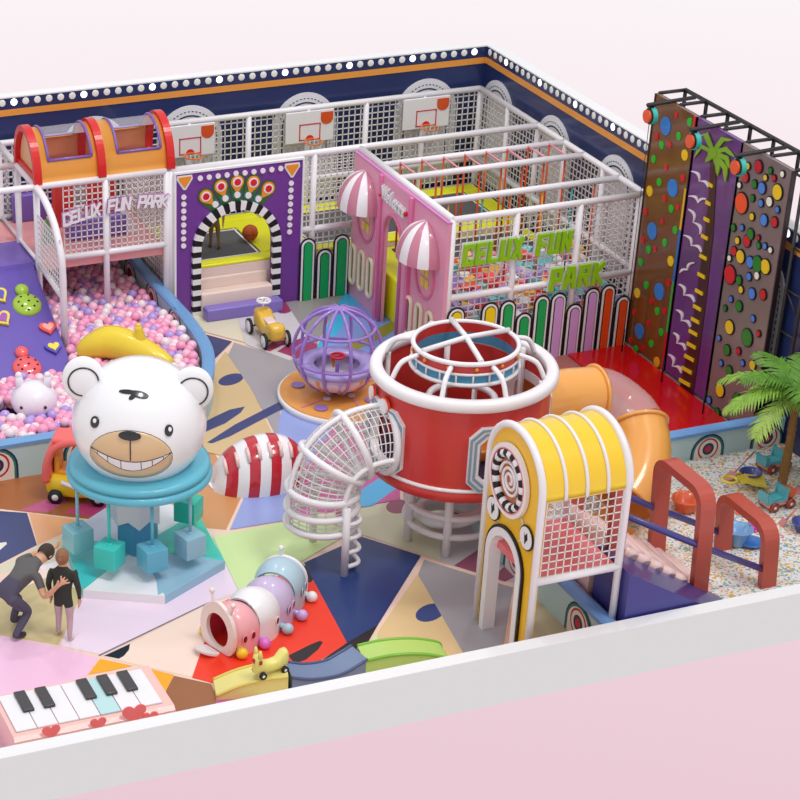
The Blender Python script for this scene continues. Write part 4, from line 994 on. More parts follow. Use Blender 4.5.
# octagonal door frames
def oct_pts(h, v, c): return [(-h, -v + c), (-h + c, -v), (h - c, -v), (h, -v + c), (h, v - c), (h - c, v), (-h + c, v), (-h, v - c)]
for dd in doors:
    zc = (DZ0 + DZ1) / 2
    b = B()
    def ringframe(h0, h1, r0, r1, mi):
        A = oct_pts(h0, h0 + .0, .11 * h0 / HWD); C_ = oct_pts(h1, h1, .11 * h1 / HWD)
        for k in range(8):
            k2 = (k + 1) % 8
            for s_ in range(3):
                t0, t1 = s_ / 3, (s_ + 1) / 3
                def P(Q, t, r):
                    u = Q[k][0] * (1 - t) + Q[k2][0] * t; v = Q[k][1] * (1 - t) + Q[k2][1] * t
                    a = dd + u / RD; return (DCX + r * math.cos(a), DCY + r * math.sin(a), zc + v)
                vs = [P(A, t0, r0), P(A, t1, r0), P(C_, t1, r0), P(C_, t0, r0), P(A, t0, r1), P(A, t1, r1), P(C_, t1, r1), P(C_, t0, r1)]
                b.add(vs, [(3, 2, 1, 0), (4, 5, 6, 7), (0, 1, 5, 4), (2, 3, 7, 6)], False, mi)
    ringframe(HWD - .03, HWD + .10, RD - .06, RD + .05, 0); ringframe(HWD - .0, HWD + .03, RD + .05, RD + .058, 1); ringframe(HWD + .055, HWD + .085, RD + .05, RD + .058, 1)
    part('door_frame', b, [dwh, dgr], drum, world=True)
# round white lamps beside the left doorway
for az, z in ((171, 2.1), (212, 2.02)): pass
for px, py, r in ((370, 386, .09), (386, 397, .10)):
    # meet the drum wall
    best = None
    for k in range(150, 260):
        a = math.radians(k); q = proj((DCX + (RD + .02) * math.cos(a), DCY + (RD + .02) * math.sin(a), 2.1))
        if best is None or abs(q[0] - px) < best[0]: best = (abs(q[0] - px), a)
    a = best[1] if px > 375 else math.radians(166)
    b = B(); c_ = Vector((DCX + (RD + .02) * math.cos(a), DCY + (RD + .02) * math.sin(a), 2.08)); n_ = Vector((math.cos(a), math.sin(a), 0)); t_ = Vector((-n_.y, n_.x, 0))
    b.prism(circ(0, 0, r + .02, n=18), c_, t_, Zv, n_ * .03, 1); b.prism(circ(0, 0, r, n=18), c_ + n_ * .03, t_, Zv, n_ * .03, 0); part('wall_bulb', b, [plas_white, C3('bulb_rim', 230, 80, 40)], drum, world=True)
# raised inner ring and arms
RI = .655; ZI = 2.71
b = B(); b.torus((DCX, DCY, ZI), RI, .032, 56, 8); b.torus((DCX, DCY, ZI - .27), RI + .02, .028, 56, 8); part('inner_ring', b, dwh, drum, world=True)
b = B(); b.lathe([(RI - .01, ZI - .13), (RI - .01, ZI)], 56, (DCX, DCY, 0), mi=0); b.lathe([(RI - .03, ZI), (RI - .03, ZI - .13)], 56, (DCX, DCY, 0), mi=0)
b.lathe([(RI + .0, ZI - .26), (RI + .0, ZI - .13)], 56, (DCX, DCY, 0), mi=1); b.lathe([(RI - .03, ZI - .13), (RI - .03, ZI - .26)], 56, (DCX, DCY, 0), mi=1)
part('inner_band', b, [dred, dblu], drum, world=True)
b = B(); b.torus((DCX, DCY, ZI - .135), RI + .008, .018, 56, 6)
for k in range(20):
    a = 2 * PI * k / 20; b.tube([(DCX + (RI + .01) * math.cos(a), DCY + (RI + .01) * math.sin(a), ZI - .27), (DCX + (RI + .01) * math.cos(a), DCY + (RI + .01) * math.sin(a), ZI - .135)], .013, 5)
part('ring_divider', b, dwh, drum, world=True)
for k in range(12):
    a = 2 * PI * (k + .5) / 12; b = B(); P = (DCX + (RI + .012) * math.cos(a), DCY + (RI + .012) * math.sin(a), ZI - .065); b.sphere(P, .026, 8, 6); part('amber_light', b, ogold, drum, world=True)
for a in (math.radians(80), math.radians(9)):
    c_, s_2 = math.cos(a), math.sin(a)
    b = B(); b.tube([(DCX - RI * c_, DCY - RI * s_2, ZI + .03), (DCX, DCY, ZI + .07), (DCX + RI * c_, DCY + RI * s_2, ZI + .03)], .036, 8); part('cross_bar', b, dwh, drum, world=True)
for k in range(8):
    a = math.radians(-42 + 45 * k); c_, s_2 = math.cos(a), math.sin(a)
    P = catmull([(DCX + (RD - .08) * c_, DCY + (RD - .08) * s_2, ZT + .02), (DCX + (RD - .2) * c_, DCY + (RD - .2) * s_2, ZT + .22), (DCX + (RI + .01) * c_, DCY + (RI + .01) * s_2, ZI - .05)], 5)
    b = B(); b.tube(P, .033, 8); part('roof_arm', b, dwh, drum, world=True)
for k in range(6):
    a = math.radians(15 + 60 * k); b = B(); b.tube([(DCX + (RD - .09) * math.cos(a), DCY + (RD - .09) * math.sin(a), ZB + .1), (DCX + (RD - .09) * math.cos(a), DCY + (RD - .09) * math.sin(a), ZT)], .04, 8); part('inner_post', b, dwh, drum, world=True)
b = B(); b.torus((DCX, DCY, 1.95), .42, .045, 32, 8); part('climbing_ring', b, dwh, drum, world=True)
for k in range(3):
    a = math.radians(40 + 120 * k); b = B(); b.tube([(DCX + .42 * math.cos(a), DCY + .42 * math.sin(a), 1.1), (DCX + .42 * math.cos(a), DCY + .42 * math.sin(a), 1.95)], .035, 8); part('ring_post', b, dwh, drum, world=True)
b = B(); b.rbox(DCX + .1, DCX + .8, DCY - .3, DCY + .4, 1.14, 1.3, .04); part('inner_pad', b, C3('inner_orange', 226, 130, 50), drum, world=True)
# legs and lower rings
for k in range(6):
    a = math.radians(172 + 60 * k + 5); P = (DCX + .62 * math.cos(a), DCY + .62 * math.sin(a)); b = B(); b.tube([(P[0], P[1], 0), (P[0], P[1], ZB)], .058, 10); part('leg', b, dwh, drum, world=True)
for z, r in ((.28, .62), (.55, .62)):
    b = B(); b.torus((DCX, DCY, z), r, .045, 48, 8); part('leg_ring', b, dwh, drum, world=True)
b = B()
pts = [(DCX + (.46 - .1 * k / 60) * math.cos(2 * PI * k / 30), DCY + (.46 - .1 * k / 60) * math.sin(2 * PI * k / 30), .1 + .9 * k / 60) for k in range(61)]
b.tube(pts, .09, 8); part('inner_spiral', b, dwh, drum, world=True)
# ------------------------------------------------------------------ net tunnel
TX, TY, TR = -1.31, -.66, .42
nt_ = thing('net_tunnel', 'white netted crawl tunnel curving down from the left doorway of the red drum', 'net tunnel', (TX, TY, 0))
ctrl = [(-.52, -.67, 1.62), (-.72, -.67, 1.62), (-.92, -.67, 1.58), (-1.12, -.665, 1.46), (-1.25, -.66, 1.26), (TX, -.66, 1.02), (TX, -.66, .80), (TX, -.66, .58)]
path = catmull(ctrl, 4)
def frame(i):
    t = (path[min(i + 1, len(path) - 1)] - path[max(i - 1, 0)]).normalized(); s_2 = Vector((0, 1, 0)); u = s_2.cross(t).normalized(); return t, s_2, u
NW = 22
b = B()
for k in range(NW):
    a = 2 * PI * k / NW; P = []
    for i in range(len(path)):
        t, s_2, u = frame(i); P.append(path[i] + (s_2 * math.cos(a) + u * math.sin(a)) * TR)
    b.tube(P, .0075, 4, cap=False)
for i in range(0, len(path)):
    t, s_2, u = frame(i)
    b.tube([path[i] + (s_2 * math.cos(a) + u * math.sin(a)) * TR for a in [2 * PI * k / 26 for k in range(26)]], .0085, 4, closed=True)
part('net', b, wnet, nt_, world=True)
for i in (0, 8, 14, 20, 24, len(path) - 1):
    t, s_2, u = frame(i); b = B(); b.tube([path[i] + (s_2 * math.cos(a) + u * math.sin(a)) * (TR + .03) for a in [2 * PI * k / 32 for k in range(32)]], .045, 8, closed=True); part('hoop', b, white, nt_, world=True)
for a in (math.radians(90), math.radians(-15), math.radians(195)):
    P = []
    for i in range(len(path)):
        t, s_2, u = frame(i); P.append(path[i] + (s_2 * math.cos(a) + u * math.sin(a)) * (TR + .03))
    b = B(); b.tube(P, .035, 8); part('long_pipe', b, white, nt_, world=True)
for (x, y) in ((-1.18, -1.14), (-1.21, -.20), (-.95, -.86)):
    b = B(); b.tube([(x, y, 0), (x, y, .95)], .05, 10); part('leg', b, white, nt_, world=True)
for z in (.12, .32, .52, .72):
    b = B(); b.tube([Vector((-1.18 + .23 * k / 10 + .10 * math.sin(PI * k / 10), -1.14 + .28 * k / 10 - .08 * math.sin(PI * k / 10), z)) for k in range(11)], .03, 8); part('ladder_rung', b, white, nt_, world=True)
# ------------------------------------------------------------------ orange tube slide
ts = thing('tube_slide', 'orange tube slide with a clear middle bend, from the red drum to the sand pit', 'tube slide', (2.7, -1.0, 0))
tor = C3('tube_orange', 244, 172, 84, .25, .6)
clr = mat('tube_clear', (240, 205, 205), .08, .6, alpha=.38)
TS = .37
def seg(pts, m, nm, flange=True, r=TS):
    P = catmull(pts, 6); b = B(); b.tube(P, r, 28, cap=False); o = part(nm, b, m, ts, world=True)
    for e in ((0, -1) if flange else ()):
        t = (P[1] - P[0]).normalized() if e == 0 else (P[-1] - P[-2]).normalized()
        q = P[e]; u = Vector((0, 0, 1)); u = (u - t * u.dot(t)).normalized(); s_2 = t.cross(u)
        b = B(); b.torus(q, r + .01, .03, 32, 6, tuple(s_2), tuple(u)); part('flange', b, tor, ts, world=True)
cc = (2.80, -1.0)
def arc(a, z, r=.62): 
    A = math.radians(a); return (cc[0] + r * math.cos(A), cc[1] + r * math.sin(A), z)
seg([(1.66, -.45, 1.62), (1.95, -.40, 1.6), (2.3, -.35, 1.57), (2.68, -.34, 1.53)], tor, 'tube_section')
seg([(2.68, -.34, 1.53), (2.85, -.37, 1.47), (3.0, -.46, 1.37), (3.09, -.6, 1.28), (3.12, -.76, 1.19)], clr, 'clear_section', False)
seg([(3.12, -.76, 1.19), (3.07, -.98, 1.03), (2.95, -1.2, .86), (2.78, -1.38, .70), (2.58, -1.5, .56)], tor, 'tube_section', True, TS + .02)
b = B()
P = catmull([(2.7, -1.54, .46), (2.5, -1.64, .40), (2.25, -1.7, .36)], 4); rg = []
for p in P: rg.append([(p.x, p.y + .36 * math.cos(a), p.z - .0 + .3 * math.sin(a)) for a in [PI + PI * k / 10 for k in range(11)]])
b.loft(rg, closed=False); part('run_out', b, tor, ts, world=True)
for (x, y, z) in ((2.1, -.4, 1.2), (3.18, -1.0, .7)): b = B(); b.tube([(x, y, 0), (x, y, z)], .045, 8); part('support', b, tor, ts, world=True)
# ------------------------------------------------------------------ yellow gate house
gh = thing('yellow_gatehouse', 'yellow arched gatehouse with ribbed barrel roof and striped spiral over its doorway', 'gatehouse', (.46, -3.29, 0))
gy = C3('gate_yellow', 244, 188, 22, .3, .4); gy2 = C3('roof_yellow', 250, 206, 46, .25, .5)
gx0, gx1, gy0, gy1 = -.08, 1.0, -3.93, -2.66
gc, gr, gz = (gy0 + gy1) / 2, (gy1 - gy0) / 2, 2.30
# side board facing the hall, arched top, arched doorway
dc_, dr_, dz_ = -3.24, .40, 1.12
def gateboard(b, x0, x1):
    lw, rw = dc_ - dr_, dc_ + dr_
    N = 24
    def top(y): return gz + math.sqrt(max(0, gr * gr - (y - gc) ** 2)) * .92
    ys = [gy0 + (gy1 - gy0) * (1 - math.cos(PI * k / 60)) / 2 for k in range(61)]
    for a, c in zip(ys[:-1], ys[1:]):
        m_ = (a + c) / 2
        def bot(y): 
            return dz_ + math.sqrt(max(0, dr_ * dr_ - (y - dc_) ** 2)) if lw < m_ < rw else 0
        b.prism([(a, bot(a)), (c, bot(c)), (c, top(c)), (a, top(a))], (x0, 0, 0), Yv, Zv, (x1 - x0, 0, 0))
b = B(); gateboard(b, gx0 - .02, gx0 + .04); part('front_board', b, gy, gh, world=True)
for x, r_ in ((gx0 - .02, .045), (gx1 + .0, .045)):
    b = B(); P = [(x, gy1, 0 if x < .5 else .5), (x, gy1, gz)] + [(x, gc + gr * math.cos(PI * k / 20), gz + (gr - .05) * math.sin(PI * k / 20)) for k in range(1, 20)] + [(x, gy0, gz), (x, gy0, 0)]
    b.tube(P, r_, 8); part('arch_post', b, dwh, gh, world=True)
b = B(); b.loft([[(x, gc + (gr + .01) * math.cos(PI * k / 24), gz - .02 + (gr - .04) * math.sin(PI * k / 24)) for k in range(25)] for x in (gx0, gx1 + .03)], closed=False); b.loft([[(x, gc + (gr - .02) * math.cos(PI * k / 24), gz - .02 + (gr - .07) * math.sin(PI * k / 24)) for k in range(25)] for x in (gx1 + .03, gx0)], closed=False)
b.loft([[(x, gy0 - .01, z) for z in (gz - .02, gz - .05)] for x in (gx1 + .03, gx0)], closed=False); part('barrel_roof', b, gy2, gh, world=True)
for k in range(1, 5):
    x = gx0 + (gx1 - gx0) * k / 4 + (.02 if k == 4 else 0); b = B(); b.tube([(x, gc + (gr + .02) * math.cos(PI * j / 24), gz - .02 + (gr - .03) * math.sin(PI * j / 24)) for j in range(25)] + [(x, gy0 - .015, gz - .05)], .03 if k == 4 else .022, 6); part('roof_rib', b, dwh, gh, world=True)
for y in (gy0, gy1):
    b = B(); b.tube([(gx0, y, 1.23), (gx1, y, 1.23)], .05, 8); part('floor_rail', b, dwh, gh, world=True)
b = B(); b.box(gx0 + .04, gx1 - .02, gy0 + .05, gy1 - .05, 1.14, 1.24); part('platform', b, C3('platform_coral', 236, 120, 124), gh, world=True)
b = B(); net(b, (gx0 + .05, gy0, 1.27), (gx1 - gx0 - .1, 0, 0), (0, 0, .98), 10, 10, .0065); part('net', b, wnet, gh, world=True)
b = B(); net(b, (gx0 + .05, gy1, 1.27), (gx1 - gx0 - .1, 0, 0), (0, 0, .98), 10, 10, .0065); part('net', b, wnet, gh, world=True)
# door lining
b = B(); xo = gx0 - .05
def archband(b, r0, r1, x, d, mi, zb=0):
    P = [(dc_ - r1, zb), (dc_ - r0, zb)]
    for side in (-1, 1): b.prism([(dc_ + side * r0, zb), (dc_ + side * r1, zb), (dc_ + side * r1, dz_), (dc_ + side * r0, dz_)], (x, 0, 0), Yv, Zv, (d, 0, 0), mi)
    for k in range(20):
        a, c = PI * k / 20, PI * (k + 1) / 20
        b.prism([(dc_ + r0 * math.cos(a), dz_ + r0 * math.sin(a)), (dc_ + r1 * math.cos(a), dz_ + r1 * math.sin(a)), (dc_ + r1 * math.cos(c), dz_ + r1 * math.sin(c)), (dc_ + r0 * math.cos(c), dz_ + r0 * math.sin(c))], (x, 0, 0), Yv, Zv, (d, 0, 0), mi)
archband(b, dr_ - .07, dr_ + .03, gx0 - .06, .16, 0); archband(b, dr_ + .03, dr_ + .065, gx0 - .05, .03, 1); part('door_lining', b, [dwh, black], gh, world=True)
# striped ring with spiral
sc_, sz_ = -3.22, 2.20
def ring_x(b, r0, r1, x, d, n, mis, cy=sc_, cz=sz_, a0=0):
    for k in range(n):
        a, c = a0 + 2 * PI * k / n, a0 + 2 * PI * (k + 1) / n
        b.prism([(cy + r0 * math.cos(a), cz + r0 * math.sin(a)), (cy + r1 * math.cos(a), cz + r1 * math.sin(a)), (cy + r1 * math.cos(c), cz + r1 * math.sin(c)), (cy + r0 * math.cos(c), cz + r0 * math.sin(c))], (x, 0, 0), Yv, Zv, (d, 0, 0), mis[k % len(mis)])
b = B(); ring_x(b, .395, .445, gx0 - .03, -.05, 40, [0]); ring_x(b, .38, .395, gx0 - .03, -.055, 40, [1]); part('ring_rim', b, [dwh, C3('rim_pink', 240, 130, 140)], gh, world=True)
b = B()
for k in range(26):
    a0_, a1_ = 2 * PI * k / 26, 2 * PI * (k + 1) / 26
    b.tube([(gx0 - .05, sc_ + .325 * math.cos(a0_ + (a1_ - a0_) * j / 2), sz_ + .325 * math.sin(a0_ + (a1_ - a0_) * j / 2)) for j in range(3)], .055, 8, mi=k % 2)
part('striped_ring', b, [dwh, black], gh, world=True)
b = B(); b.prism(circ(sc_, sz_, .29, n=24), (gx0 - .022, 0, 0), Yv, Zv, (-.01, 0, 0)); part('spiral_plate', b, C3('spiral_brown', 200, 110, 60), gh, world=True)
b = B(); b.tube([(gx0 - .045, sc_ + (.23 - .19 * k / 60) * math.cos(2 * PI * k / 22), sz_ + (.23 - .19 * k / 60) * math.sin(2 * PI * k / 22)) for k in range(61)], .02, 6); part('spiral', b, dwh, gh, world=True)
for px, py, r_ in ((494, 508, .155), (527, 538, .155)):
    P = PX(px, py, gx0 - .03); b = B(); b.prism(circ(0, 0, r_, n=24), P, Yv, Zv, (-.012, 0, 0), 1); b.prism(circ(0, 0, r_ - .018, n=24), P + Vector((-.012, 0, 0)), Yv, Zv, (-.008, 0, 0), 0)
    b.prism([(-.03, .08), (.02, .02), (.035, .06), (.01, -.08), (-.03, -.02), (-.05, .0)], P + Vector((-.02, 0, 0)), Yv, Zv, (-.004, 0, 0), 1); part('dial', b, [dwh, black], gh, world=True)
    Q = Vector((gx0 - .035, dc_ + (P.y - dc_) * .6, dz_ + dr_ + .03)); b = B(); b.tube([P + (Q - P).normalized() * r_, Q + (Q - P) * -.12], .01, 5); part('dial_line', b, dwh, gh, world=True)
    Q = Vector((gx0 - .035, sc_, sz_)); b = B(); b.tube([P + (Q - P).normalized() * r_, P + (Q - P).normalized() * (r_ + .08)], .01, 5); part('dial_line', b, dwh, gh, world=True)
# ------------------------------------------------------------------ roller ramp with arched handrails
rr = thing('roller_ramp', 'pink roller ramp with rust red hoop handrails and indigo rails going down into the sand', 'ramp', (2.2, -2.85, 0))
rpk = C3('roller_pink', 250, 216, 210, .45, .2); rust = C3('hoop_rust', 190, 82, 66, .35, .3); ind = C3('rail_indigo', 74, 70, 140, .35, .3)
def rz_(x): return 1.08 - .66 * (x - 1.37)
for k in range(14):
    x = 1.2 + .19 * k; z = rz_(x)
    if z < .1: break
    b = B(); b.tube([(x, -3.32, z - .06), (x, -3.30, z - .05), (x, -2.42, z - .05), (x, -2.40, z - .06)], [.085, .105, .105, .085], 14); part('roller', b, rpk, rr, world=True)
b = B(); b.prism([(1.06, 1.15), (1.06, 0), (2.95, 0), (2.95, rz_(2.95) - .1 if rz_(2.95) > .1 else .02)], (0, -3.25, 0), Xv, Zv, (0, .8, 0)); part('ramp_core', b, rpk, rr, world=True)
def hoop(x0, zt, zb, lean=.08):
    b = B(); ya, yb = -3.36, -2.36; r = .2
    P = [(ya, zb)] + [(ya + r - r * math.cos(PI / 2 * k / 6), zt - r + r * math.sin(PI / 2 * k / 6)) for k in range(7)] + [(yb - r + r * math.sin(PI / 2 * k / 6), zt - r + r * math.cos(PI / 2 * k / 6)) for k in range(7)] + [(yb, zb)]
    rg = []; W2 = .105; T = .05
    for i, (y, z) in enumerate(P):
        a = P[max(i - 1, 0)]; c = P[min(i + 1, len(P) - 1)]; ty, tz = c[0] - a[0], c[1] - a[1]; L = math.hypot(ty, tz); ny_, nz_ = -tz / L, ty / L
        xo_ = x0 - lean * (z - zb) / max(.1, zt - zb)
        rg.append([(xo_ - W2, y + ny_ * T, z + nz_ * T), (xo_ + W2, y + ny_ * T, z + nz_ * T), (xo_ + W2, y - ny_ * T, z - nz_ * T), (xo_ - W2, y - ny_ * T, z - nz_ * T)])
    b.loft(rg, True, True, smooth=False); part('hoop_handrail', b, rust, rr, world=True)
hoop(1.30, 2.25, .1, .0); hoop(2.58, 1.62, .1); hoop(3.58, .95, .08)
for y in (-3.36, -2.36):
    b = B(); b.tube([(1.3, y, 1.58), (2.5, y, .90), (3.55, y, .34)], .042, 8); part('rail', b, ind, rr, world=True)
b = B(); b.prism([(1.06, 1.20), (1.06, .0), (3.05, .0), (3.0, .05)], (0, -4.1, 0), Xv, Zv, (0, .74, 0))
solo('slide_wedge', b, C3('wedge_indigo', 62, 60, 136, .35, .4), 'dark indigo padded wedge slide beside the pink roller ramp behind the front wall', 'wedge', origin=(2.0, -3.7, 0))
# ------------------------------------------------------------------ globe carousel
GX, GY = .93, 3.57
gb = thing('globe_carousel', 'lilac pipe globe with ring seat and red steering wheel on a round orange base', 'globe carousel', (GX, GY, 0))
lil = C3('globe_lilac', 158, 128, 208, .3, .4); lil2 = C3('seat_lilac', 180, 164, 226, .35, .3)
b = B(); b.cyl((GX, GY, 0), 1.01, .10, 56, 1.01); part('base_rim', b, plas_white, gb, world=True)
b = B(); b.cyl((GX, GY, .10), .975, .022, 56); part('base_top', b, C3('base_orange', 240, 168, 84), gb, world=True)
for px, py, r_, c_ in ((298, 385, .10, lil), (321, 408, .10, lil), (327, 399, .055, plas_white), (351.5, 395.5, .055, plas_white), (370, 400, .08, lil)):
    P = PZ(px, py, .134); b = B(); b.cyl(tuple(P), r_, .008, 20); part('base_dot', b, c_, gb, world=True)
for a in (math.radians(200), math.radians(265), math.radians(20)):
    b = B(); d = Vector((math.cos(a), math.sin(a), 0)); n = Vector((-d.y, d.x, 0)) * .012; q = Vector((GX, GY, .133)); b.add([q + n, q - n, q + d * .9 - n, q + d * .9 + n], [(0, 1, 2, 3)]); part('base_line', b, C3('line_pink', 230, 140, 200), gb, world=True)
SX, SY, SZ, SR = GX - .17, GY + .0, .80, .64
b = B(); b.cyl((SX, SY, .13), .06, .2, 16); part('spindle', b, lil, gb, world=True)
for k in range(5):
    a = math.radians(12 + 36 * k); P = [(SX + SR * math.cos(a) * math.cos(t), SY + SR * math.sin(a) * math.cos(t), SZ + SR * math.sin(t)) for t in [2 * PI * j / 40 for j in range(40)]]
    b = B(); b.tube(P, .026, 8, closed=True); part('meridian_hoop', b, lil, gb, world=True)
for z in (.36, -.1):
    b = B(); b.torus((SX, SY, SZ + z), math.sqrt(SR * SR - z * z), .024, 40, 8); part('ring_hoop', b, lil, gb, world=True)
b = B(); b.lathe([(SR - .14, SZ - .25), (SR - .05, SZ - .24), (SR - .07, SZ - .20), (SR - .30, SZ - .20), (SR - .30, SZ - .25), (SR - .14, SZ - .25)], 40, (SX, SY, 0)); part('ring_seat', b, lil2, gb, world=True)
b = B(); b.lathe([(.12, SZ - .58), (.40, SZ - .50), (.52, SZ - .38), (.56, SZ - .26), (.53, SZ - .26), (.48, SZ - .37), (.36, SZ - .47), (.0, SZ - .52)], 40, (SX, SY, 0)); part('floor_bowl', b, C3('bowl_pale', 222, 208, 226), gb, world=True)
for k in range(10):
    a = 2 * PI * k / 10; b = B(); b.tube([(SX + .545 * math.cos(a), SY + .545 * math.sin(a), SZ - .3), (SX + .38 * math.cos(a), SY + .38 * math.sin(a), SZ - .50)], .035, 6); part('bowl_panel', b, (ogold, lil2)[k % 2], gb, world=True)
b = B(); b.tube([(SX, SY - .02, SZ - .5), (SX, SY - .02, SZ - .1)], .03, 8); o = part('steering_post', b, lil, gb, world=True)
b = B(); b.torus((SX, SY - .02, SZ - .09), .10, .02, 24, 6); b.tube([(SX - .1, SY - .02, SZ - .09), (SX + .1, SY - .02, SZ - .09)], .015, 5); part('steering_wheel', b, rd, gb, world=True)
# ------------------------------------------------------------------ ride-on car by the steps
rubber = mat('rubber', (40, 38, 40), .6)
rc_ = thing('ride_on_car', 'mustard yellow wooden-style ride-on racing car with white wheels near the steps', 'ride-on toy', (.64, 5.90, 0), math.radians(90))
yc = C3('car_mustard', 236, 192, 70, .35, .3)
b = B(); rg = []
for x, w, z0, z1 in ((-.40, .03, .17, .24), (-.38, .10, .13, .34), (-.30, .13, .12, .43), (-.18, .135, .12, .44), (-.02, .13, .12, .34), (.12, .13, .12, .30), (.20, .13, .12, .36), (.32, .125, .12, .40), (.40, .12, .14, .38), (.44, .06, .2, .30)):
    m_ = (z0 + z1) / 2; h_ = (z1 - z0) / 2
    rg.append([(x, w * abs(math.cos(a)) ** .45 * (1 if math.cos(a) >= 0 else -1), m_ + h_ * abs(math.sin(a)) ** .45 * (1 if math.sin(a) >= 0 else -1)) for a in [2 * PI * k / 20 for k in range(20)]])
# the tall cowl with the wheel is at the far end, the rounded tail near the camera
b.loft([[(-p[0], p[1], p[2]) for p in r] for r in rg][::-1], True, True); part('body', b, yc, rc_)
b = B(); b.rbox(-.16, .06, -.08, .08, .31, .36, .03); part('seat', b, C3('car_seat', 240, 214, 214), rc_)
for sx in (-1, 1):
    for sy in (-1, 1):
        b = B(); b.M = Matrix.Translation((sx * .31, sy * .19, .125)) @ Matrix.Rotation(PI / 2 * 1, 4, 'X'); b.lathe([(0, -.025), (.095, -.025), (.095, .025), (0, .025)], 22, mi=0); b.lathe([(.095, -.022), (.125, -.02), (.125, .02), (.095, .022)], 22, mi=1); part('wheel', b, [plas_white, rubber], rc_)
    b = B(); b.tube([(sx * .31, -.19, .125), (sx * .31, .19, .125)], .015, 6); part('axle', b, rubber, rc_)
b = B(); b.tube([(.24, 0, .40), (.21, 0, .56)], .014, 8); part('steering_post', b, plas_white, rc_)
b = B(); b.M = Matrix.Translation((.21, 0, .565)); b.torus((0, 0, 0), .10, .02, 24, 6); b.box(-.1, .1, -.015, .015, -.008, .008); b.box(-.015, .015, -.1, .1, -.008, .008); part('steering_wheel', b, plas_white, rc_)

# ------------------------------------------------------------------ striped rock
rk = thing('striped_dome', 'red and white striped climbing dome with pale rung grips', 'climbing dome', (-1.28, 1.62, 0), math.radians(-8))
sred = C3('stripe_red', 198, 40, 56, .2, .7)
A_, B__, H_ = .66, .50, .66
NS = 9
b = B(); b.prism([(A_ * math.cos(a), B__ * math.sin(a)) for a in [2 * PI * q / 32 for q in range(32)]], (0, 0, .0), Xv, Yv, (0, 0, .02)); part('base', b, plas_white, rk)
for k in range(NS):
    t0, t1 = -1 + 2 * k / NS, -1 + 2 * (k + 1) / NS
    rg = []
    for j in range(5):
        t = t0 + (t1 - t0) * j / 4; t = max(-.999999, min(.999999, t)); s_2 = math.sqrt(1 - t * t) ** .85
        rg.append([(A_ * t + .06 * math.sin(a) * 1.2, -B__ * s_2 * math.cos(a), H_ * s_2 * math.sin(a) * (1 + .12 * t)) for a in [PI * q / 20 for q in range(21)]])
    b = B(); b.loft([r[::-1] for r in rg], closed=False); part('stripe', b, (plas_white, sred)[k % 2], rk)
for k in range(8):
    t = -.78 + .22 * k; s_2 = math.sqrt(max(.05, 1 - t * t)) ** .85; a = math.radians(62)
    c = Vector((A_ * t + .06, -B__ * s_2 * math.cos(a), H_ * s_2 * math.sin(a) * (1 + .12 * t)))
    n = Vector((t * .6, -math.cos(a), math.sin(a))).normalized()
    b = B(); b.tube([c + Vector((0, -.09, -.09)) * 1 + n * .015, c + n * .03, c + Vector((0, .09, .035)) + n * .015], .026, 8); part('rung_grip', b, C3('grip_pale', 246, 214, 210), rk)
# ------------------------------------------------------------------ bear carousel
BX, BY = -3.45, .25
br = thing('bear_carousel', 'white bear head on a turquoise disc with hanging cubes above a hexagonal base', 'carousel', (BX, BY, 0))
cya = C3('disc_cyan', 98, 186, 208, .35, .3); teal = C3('cube_teal', 64, 210, 198, .4, .2); tl2 = C3('cube_mint', 60, 204, 180, .4, .2); cb_ = C3('cube_blue', 100, 180, 206, .4, .2); cpl = C3('cube_pale', 150, 196, 214, .4, .2); cg_ = C3('cube_aqua', 140, 204, 214, .4, .2)
hexv = [PZ(x, y, .12) for x, y in ((83, 590), (165, 596), (225, 561), (197, 512), (130, 492), (62, 536))]
hexv = [Vector((p.x, p.y, 0)) for p in hexv]
cen = Vector((BX, BY, 0))
hcol = [plas_white, C3('hex_blue', 150, 192, 214), teal, C3('hex_white', 236, 240, 244), C3('hex_lav', 196, 208, 226), C3('hex_teal2', 70, 205, 205)]
b = B()
for k in range(6):
    p, q = hexv[k], hexv[(k + 1) % 6]
    b.prism([(cen.x, cen.y), (p.x, p.y), (q.x, q.y)], (0, 0, 0), Xv, Yv, (0, 0, .12), k)
part('hexagon_base', b, hcol, br, world=True)
def tri(pts, m):
    b = B(); P = [PZ(x, y, .122) for x, y in pts]; A = sum(P[i].x * P[(i + 1) % len(P)].y - P[(i + 1) % len(P)].x * P[i].y for i in range(len(P)))
    if A < 0: P = P[::-1]
    b.add(P, [tuple(range(len(P)))]); part('painted_triangle', b, m, br, world=True)
tri(((76, 548), (137, 548), (84, 588)), hcol[5]); tri(((158, 598 - 3), (155, 568), (190, 556), (223, 561)), hcol[1]); tri(((150, 552), (185, 533), (200, 516), (220, 556), (190, 556)), tl2)
